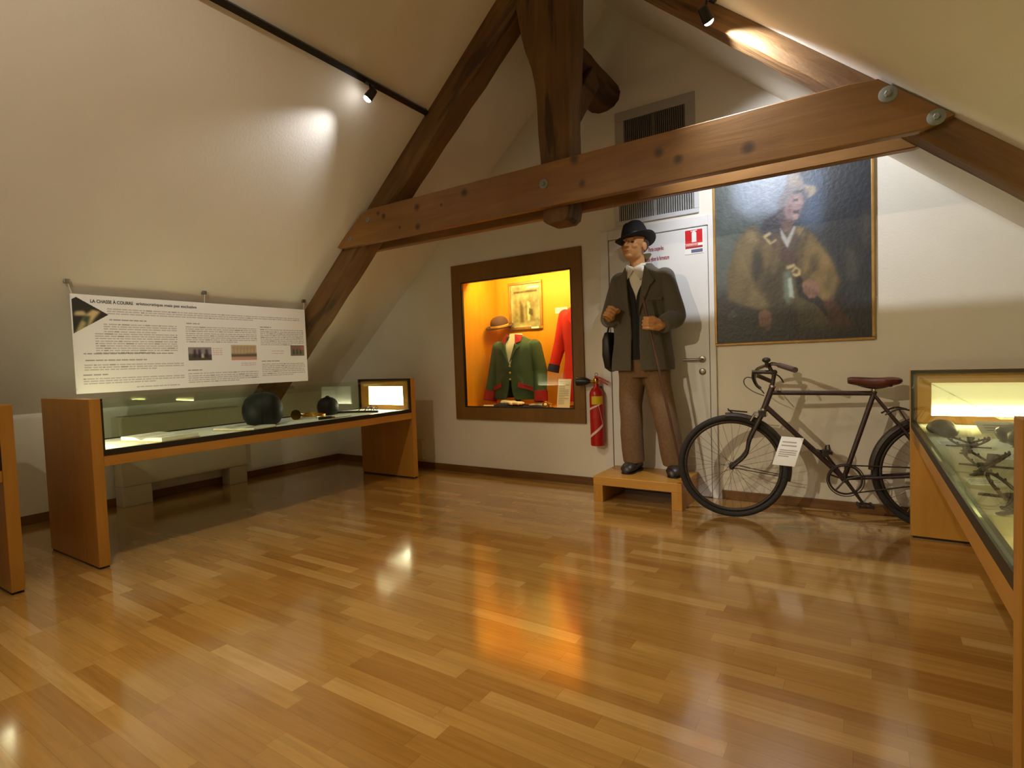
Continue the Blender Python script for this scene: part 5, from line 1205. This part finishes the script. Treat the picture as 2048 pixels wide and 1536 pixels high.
for z in (1.18, 1.27, 1.36, 1.45):
    e = MB(); e.ell((cx0-.005, 3.926, z), (.007, .004, .007)); build(e, 'button', M['felt_band'], man, smooth=180)

# walking stick in his hand, bag at his side
g = thing('walking_stick', 'thin brown walking stick held in the mannequin\'s left fist', 'walking stick', CB)
e = MB(); e.tube([CB+CD*.02, CB.lerp(CT, .5), CT], [.0075, .0095, .0105], n=12); build(e, 'shaft', M['cane'], g, smooth=60)
e = MB(); e.tube([CB, CB+CD*.03], [.009, .009], n=10); build(e, 'ferrule', M['saddle'], g, smooth=60)
e = MB(); e.ell(CT, (.014, .014, .016)); build(e, 'knob', M['cane'], g, smooth=180)
g = thing('shoulder_bag', 'black leather bag hanging at the mannequin\'s side behind his bent right arm', 'bag', (-1.685, 4.1, 0.98))
e = MB(); e.loft([[(-1.685+w, y, z) for w, y in ((-a, 4.10-c_), (a, 4.10-c_), (a, 4.10+c_), (-a, 4.10+c_))] for z, a, c_ in ((0.985, .010, .03), (1.02, .026, .10), (1.12, .034, .125), (1.24, .030, .125), (1.30, .018, .10))]); build(e, 'pouch', M['bag'], g, bevel=0.010, smooth=50)
e = MB(); e.tube(spline([(-1.685, 4.02, 1.29), (-1.678, 4.05, 1.36), (-1.672, 4.10, 1.42), (-1.678, 4.16, 1.36), (-1.685, 4.19, 1.28)], 5), 0.008, n=8); build(e, 'strap', M['bag'], g, smooth=60)

# ------------------------------------------------------------------ bicycle
YK = 3.80
bike = thing('bicycle', 'old dark maroon bicycle with brown saddle standing partly behind the right case', 'bicycle', (-0.3, YK, 0))
FH, RH = Vector((-0.735, YK, 0.346)), Vector((0.400, YK, 0.346)); BBk = Vector((-0.088, YK, 0.296))
def V(x, z, y=YK): return Vector((x, y, z))
def bt(name, mat, segs, parent=bike, n=12, smooth=50):
    b = MB()
    for a, c_, r in segs: b.tube([a, c_], r, n=n)
    return build(b, name, mat, parent, smooth=smooth)
HTt, HTb = V(-0.483, .876), V(-0.537, .725); STt = V(0.074, .825)
bt('frame', M['bike_paint'], [(HTt, HTb, .0185), (V(-.493, .835), V(.074, .826), .0145), (V(-.528, .75), BBk, .0165), (V(.078, .84), BBk, .0145),
    (BBk+Vector((0, .022, 0)), RH+Vector((0, .05, 0)), .0085), (BBk+Vector((0, -.022, 0)), RH+Vector((0, -.05, 0)), .0085),
    (V(.074, .816, YK+.018), RH+Vector((0, .05, 0)), .008), (V(.074, .816, YK-.018), RH+Vector((0, -.05, 0)), .008),
    (BBk+Vector((0, -.036, 0)), BBk+Vector((0, .036, 0)), .022)])
b = MB(); b.lathe([(.022, -.006), (.022, .006)], Matrix.Translation(HTt) @ (HTt-HTb).to_track_quat('Z', 'Y').to_matrix().to_4x4(), n=16); b.lathe([(.022, -.006), (.022, .006)], Matrix.Translation(HTb) @ (HTt-HTb).to_track_quat('Z', 'Y').to_matrix().to_4x4(), n=16); build(b, 'headset', M['chrome'], bike, smooth=40)
b = MB()
CR = HTb + (HTb-HTt).normalized()*.03
for s in (-1, 1):
    pts = spline([CR+Vector((0, s*.03, 0)), CR+Vector((-.075, s*.048, -.16)), FH+Vector((.085, s*.05, .085)), FH+Vector((0, s*.05, 0))], 6)
    b.tube(pts, [.0145-.006*i/(len(pts)-1) for i in range(len(pts))], n=12)
b.box(CR-Vector((.022, .045, .015)), CR+Vector((.022, .045, .02))); build(b, 'fork', M['bike_dark'], bike, smooth=50)
def wheel(c, name):
    b = MB(); b.torus(c, .325, .020, 'y', 72, 12, 0.95); w = build(b, name, M['tyre'], bike, smooth=180)
    b = MB(); b.torus(c, .297, .011, 'y', 64, 8, 1.2); build(b, 'rim', M['bike_dark'], w, smooth=180)
    b = MB(); b.tube([c+Vector((0, -.042, 0)), c+Vector((0, -.03, 0)), c+Vector((0, -.028, 0)), c+Vector((0, .028, 0)), c+Vector((0, .03, 0)), c+Vector((0, .042, 0))], [.018, .018, .011, .011, .018, .018], n=16); b.tube([c+Vector((0, -.065, 0)), c+Vector((0, .065, 0))], .006, n=8); build(b, 'hub', M['bike_dark'], w, smooth=40)
    for i in range(32):
        a = 2*PI*i/32; s = 1 if i % 2 else -1; a2 = a + (0.95 if (i//2) % 2 else -0.95)
        b = MB(); b.tube([c+Vector((math.cos(a2)*.017, s*.035, math.sin(a2)*.017)), c+Vector((math.cos(a)*.29, s*.003, math.sin(a)*.29))], .0011, n=5); build(b, 'spoke', M['spoke'], w)
    return w
wheel(FH, 'front_wheel'); wheel(RH, 'rear_wheel')
def mudguard(c, a0, a1, nm):
    b = MB(); rings = []
    for i in range(31):
        a = a0+(a1-a0)*i/30; d = Vector((math.cos(a), 0, math.sin(a)))
        sec = [(-.027, .338), (-.018, .354), (0, .360), (.018, .354), (.027, .338), (.0245, .337), (.016, .351), (0, .357), (-.016, .351), (-.0245, .337)]
        rings.append([c+d*r+Vector((0, y, 0)) for y, r in sec])
    b.loft(rings); return build(b, nm, M['bike_dark'], bike, smooth=40)
mg = mudguard(FH, R(-14), R(96), 'front_mudguard')
b = MB(); b.tube([FH+Vector((0, -.055, 0)), FH+Vector((.338*math.cos(R(-10)), -.027, .338*math.sin(R(-10))))], .0028, n=6); b.tube([FH+Vector((0, .055, 0)), FH+Vector((.338*math.cos(R(-10)), .027, .338*math.sin(R(-10))))], .0028, n=6); build(b, 'stay', M['bike_dark'], mg)
b = MB(); b.tube([FH+Vector((0.01, 0, .358)), FH+Vector((-.005, 0, .366)), FH+Vector((-.02, 0, .386))], .004, n=6); b.tube([FH+Vector((-.02, 0, .374)), FH+Vector((.10, 0, .362))], .005, n=6); build(b, 'number_plate_bracket', M['bike_dark'], mg)
mudguard(RH, R(30), R(178), 'rear_mudguard')
# handlebar and stem
b = MB(); b.tube([HTt, V(-.466, .968)], .013, n=12); b.tube([V(-.466, .968), V(-.601, .972)], .0125, n=12); b.tube([V(-.476, .955), V(-.500, 1.012)], .012, n=12); b.ell(V(-.466, .968), .0165); build(b, 'stem', M['bike_dark'], bike, smooth=50)
hb = MB(); hb.tube(spline([(-.60, 3.90, .935), (-.58, 3.86, .985), (-.52, 3.82, 1.012), (-.497, 3.80, 1.017), (-.470, 3.75, 1.024), (-.431, 3.68, 1.018), (-.40, 3.63, 1.010)], 5), .0115, n=12); hb = build(hb, 'handlebar', M['chrome'], bike, smooth=60)
b = MB(); b.tube([(-.424, 3.665, 1.016), (-.32, 3.505, .989)], [.0155, .0165], n=14); build(b, 'grip', M['grip'], hb, smooth=50)
b = MB(); b.tube(spline([(-.60, 3.90, .938), (-.595, 3.96, .942), (-.56, 4.02, .92), (-.526, 4.08, .897)], 4), .0145, n=12); build(b, 'grip', M['grip'], hb, smooth=50)
b = MB(); b.tube(spline([(-.603, 3.86, .96), (-.606, 3.88, .925), (-.591, 3.90, .882), (-.565, 3.88, .86)], 5), .010, n=8); build(b, 'brake_lever', M['bike_dark'], hb, smooth=50)
b = MB(); b.tube(spline([(-.462, 3.76, .960), (-.435, 3.74, .945), (-.415, 3.71, .925), (-.405, 3.70, .905)], 5), .0045, n=8); build(b, 'brake_lever', M['bike_dark'], hb, smooth=50)
b = MB(); b.ell((-.512, 3.785, 1.048), (.026, .026, .017)); b.tube([(-.505, 3.79, 1.0), (-.512, 3.785, 1.04)], .012, n=10); build(b, 'bell', M['bike_dark'], hb, smooth=60)
b = MB(); b.tube(spline([(-.604, 3.85, .930), (-.640, 3.85, .935), (-.660, 3.85, .915), (-.650, 3.84, .88), (-.60, 3.82, .843), (-.53, 3.80, .815)], 6), .003, n=6); b.tube(spline([(-.598, 3.86, .97), (-.580, 3.83, .90), (-.53, 3.80, .83)], 6), .004, n=6); build(b, 'brake_cable', M['bike_dark'], bike, smooth=60)
b = MB(); b.box(CR+Vector((-.05, -.032, -.012)), CR+Vector((.03, .032, .014))); b.tube([CR+Vector((-.045, -.03, 0)), CR+Vector((-.07, -.03, -.045))], .007, n=8); b.tube([CR+Vector((-.045, .03, 0)), CR+Vector((-.07, .03, -.045))], .007, n=8); build(b, 'brake_caliper', M['chrome'], bike, bevel=0.004)
# saddle
b = MB(); b.tube([V(.074, .825), V(.070, .870)], .013, n=12); build(b, 'seat_post', M['chrome'], bike, smooth=50)
b = MB()
sec = [(-.075, .018, .918, .026), (-.05, .026, .922, .034), (.0, .034, .920, .052), (.06, .052, .916, .062), (.11, .084, .915, .055), (.15, .098, .917, .044), (.18, .090, .915, .034), (.195, .06, .909, .02)]
rings = []
for x, w, z, h in interp(sec, 3):
    rings.append([Vector((x+.012, YK+w*math.cos(t), z-.004 + (.010*math.sin(t) if math.sin(t) > 0 else h*math.sin(t)) )) for t in [2*PI*k/18 for k in range(18)]])
b.loft(rings); sd = build(b, 'saddle', M['saddle'], bike, smooth=60)
b = MB()
for s in (-1, 1):
    b.tube(spline([(-.055, YK+s*.012, .890), (.03, YK+s*.028, .870), (.10, YK+s*.04, .868), (.16, YK+s*.06, .89)], 5), .0045, n=6)
    b.tube([(.145+0.012*math.sin(i*1.2), YK+s*.055+0.012*math.cos(i*1.2), .868+i*.0024) for i in range(14)], .0035, n=5)
build(b, 'spring_rails', M['bike_dark'], sd, smooth=60)
# drive train
YC = YK - .045
cr = MB(); cr.torus(V(BBk.x, BBk.z, YC), .088, .006, 'y', 48, 8); 
for i in range(5):
    a = 2*PI*i/5+.3; cr.tube([V(BBk.x, BBk.z, YC), V(BBk.x+.086*math.cos(a), BBk.z+.086*math.sin(a), YC)], .0055, n=6)
cr = build(cr, 'chainring', M['bike_dark'], bike, smooth=60)
b = MB(); b.torus(V(BBk.x, BBk.z, YC-.012), .100, .0032, 'y', 48, 8); build(b, 'chain_guard_ring', M['bike_dark'], cr, smooth=60)
ca = Vector((.090, 0, -.138)).normalized()*.165
b = MB(); b.tube([BBk+Vector((0, -.06, 0)), BBk+Vector((0, -.066, 0))+ca], [.0115, .008], n=10); build(b, 'crank_arm', M['bike_dark'], bike, smooth=50)
b = MB(); b.tube([BBk+Vector((0, .06, 0)), BBk+Vector((0, .066, 0))-ca], [.0115, .008], n=10); build(b, 'crank_arm', M['bike_dark'], bike, smooth=50)
for s, e_ in ((-1, ca), (1, -ca)):
    c_ = BBk + e_ + Vector((0, s*.12, 0)); b = MB(); b.tube([BBk+e_+Vector((0, s*.066, 0)), c_+Vector((0, s*.045, 0))], .006, n=8)
    b.box(c_+Vector((-.04, -.045, -.006)), c_+Vector((-.028, .045, .014))); b.box(c_+Vector((.028, -.045, -.006)), c_+Vector((.04, .045, .014))); b.box(c_+Vector((-.028, -.045, -.004)), c_+Vector((.028, -.039, .010))); b.box(c_+Vector((-.028, .039, -.004)), c_+Vector((.028, .045, .010)))
    build(b, 'pedal', M['bike_dark'], bike)
b = MB(); b.tube([V(BBk.x, BBk.z+.09, YC), V(RH.x, RH.z+.04, YC)], .0042, n=6); b.tube([V(BBk.x, BBk.z-.09, YC), V(RH.x, RH.z-.04, YC)], .0042, n=6); build(b, 'chain', M['bike_dark'], bike)
b = MB(); b.lathe([(.04, -.003), (.04, .003)], Matrix.Translation(V(RH.x, RH.z, YC)) @ Matrix.Rotation(R(90), 4, 'X'), n=24); build(b, 'sprocket', M['bike_dark'], bike)
b = MB(); b.box((-.205, YK-.03, .43), (-.172, YK+.01, .475)); b.tube([(-.19, YK-.01, .47), (-.185, YK-.012, .50), (-.17, YK-.012, .505), (-.163, YK-.01, .47)], .006, n=8); build(b, 'frame_lock', M['bike_dark'], bike, bevel=0.004)
b = MB(); b.tube(spline([(.12, YK-.05, .70), (.19, YK-.05, .735), (.25, YK-.05, .725)], 5), .005, n=8); b.tube(spline([(.12, YK+.05, .70), (.19, YK+.05, .735), (.25, YK+.05, .725)], 5), .005, n=8); b.tube([(.19, YK-.05, .735), (.19, YK+.05, .735)], .004, n=6); b.tube([(.19, YK-.045, .733), (RH.x, YK-.055, RH.z)], .0035, n=6); build(b, 'rear_rack', M['bike_dark'], bike, smooth=50)
# the machine stands at an angle to the wall, back wheel behind the case; bars stay turned straight ahead
RB = Matrix.Translation((-.73, YK+.02, 0)) @ Matrix.Rotation(R(10), 4, 'Z') @ Matrix.Translation((.73, -YK, 0))
for ch in bike.children:
    still = ch.name.split('.')[0] in ('handlebar', 'stem', 'brake_cable')
    for o_ in [ch] + list(ch.children):
        o_.data.transform(Matrix.Translation((-.006, .055, 0)) if still else RB)
# text card on the bicycle
M['acrylic'] = glass_mat('clear_acrylic', (0.96, 0.97, 0.95))
g = thing('card_stand', 'clear acrylic floor stand holding a white text card before the bicycle', 'card stand', (-.37, 3.70, 0))
SY = 3.70
b = MB(); b.box((-.465, SY-.07, 0.0005), (-.255, SY+.07, .006)); build(b, 'base', M['acrylic'], g, bevel=0.001)
b = MB(); b.box((-.455, SY, .006), (-.340, SY+.005, .400)); build(b, 'upright', M['acrylic'], g)
def cq(u, v, d=0.0): return Vector((-.474 + u*.124 + v*.050, SY - .004 - d + v*.045, .398 + v*.172 - u*.006))
b = MB(); b.extrude([cq(0, 0), cq(1, 0), cq(1, 1), cq(0, 1)], (0, .003, 0)); cd = build(b, 'card', M['paper'], g)
b = MB()
for v0, v1, u1 in ((.80, .84, .75), (.68, .72, .8), (.52, .55, .9), (.45, .48, .88), (.38, .41, .9), (.31, .34, .6)):
    b.poly([cq(.12, v0, .001), cq(u1, v0, .001), cq(u1, v1, .001), cq(.12, v1, .001)])
build(b, 'print', M['ink_soft'], cd)
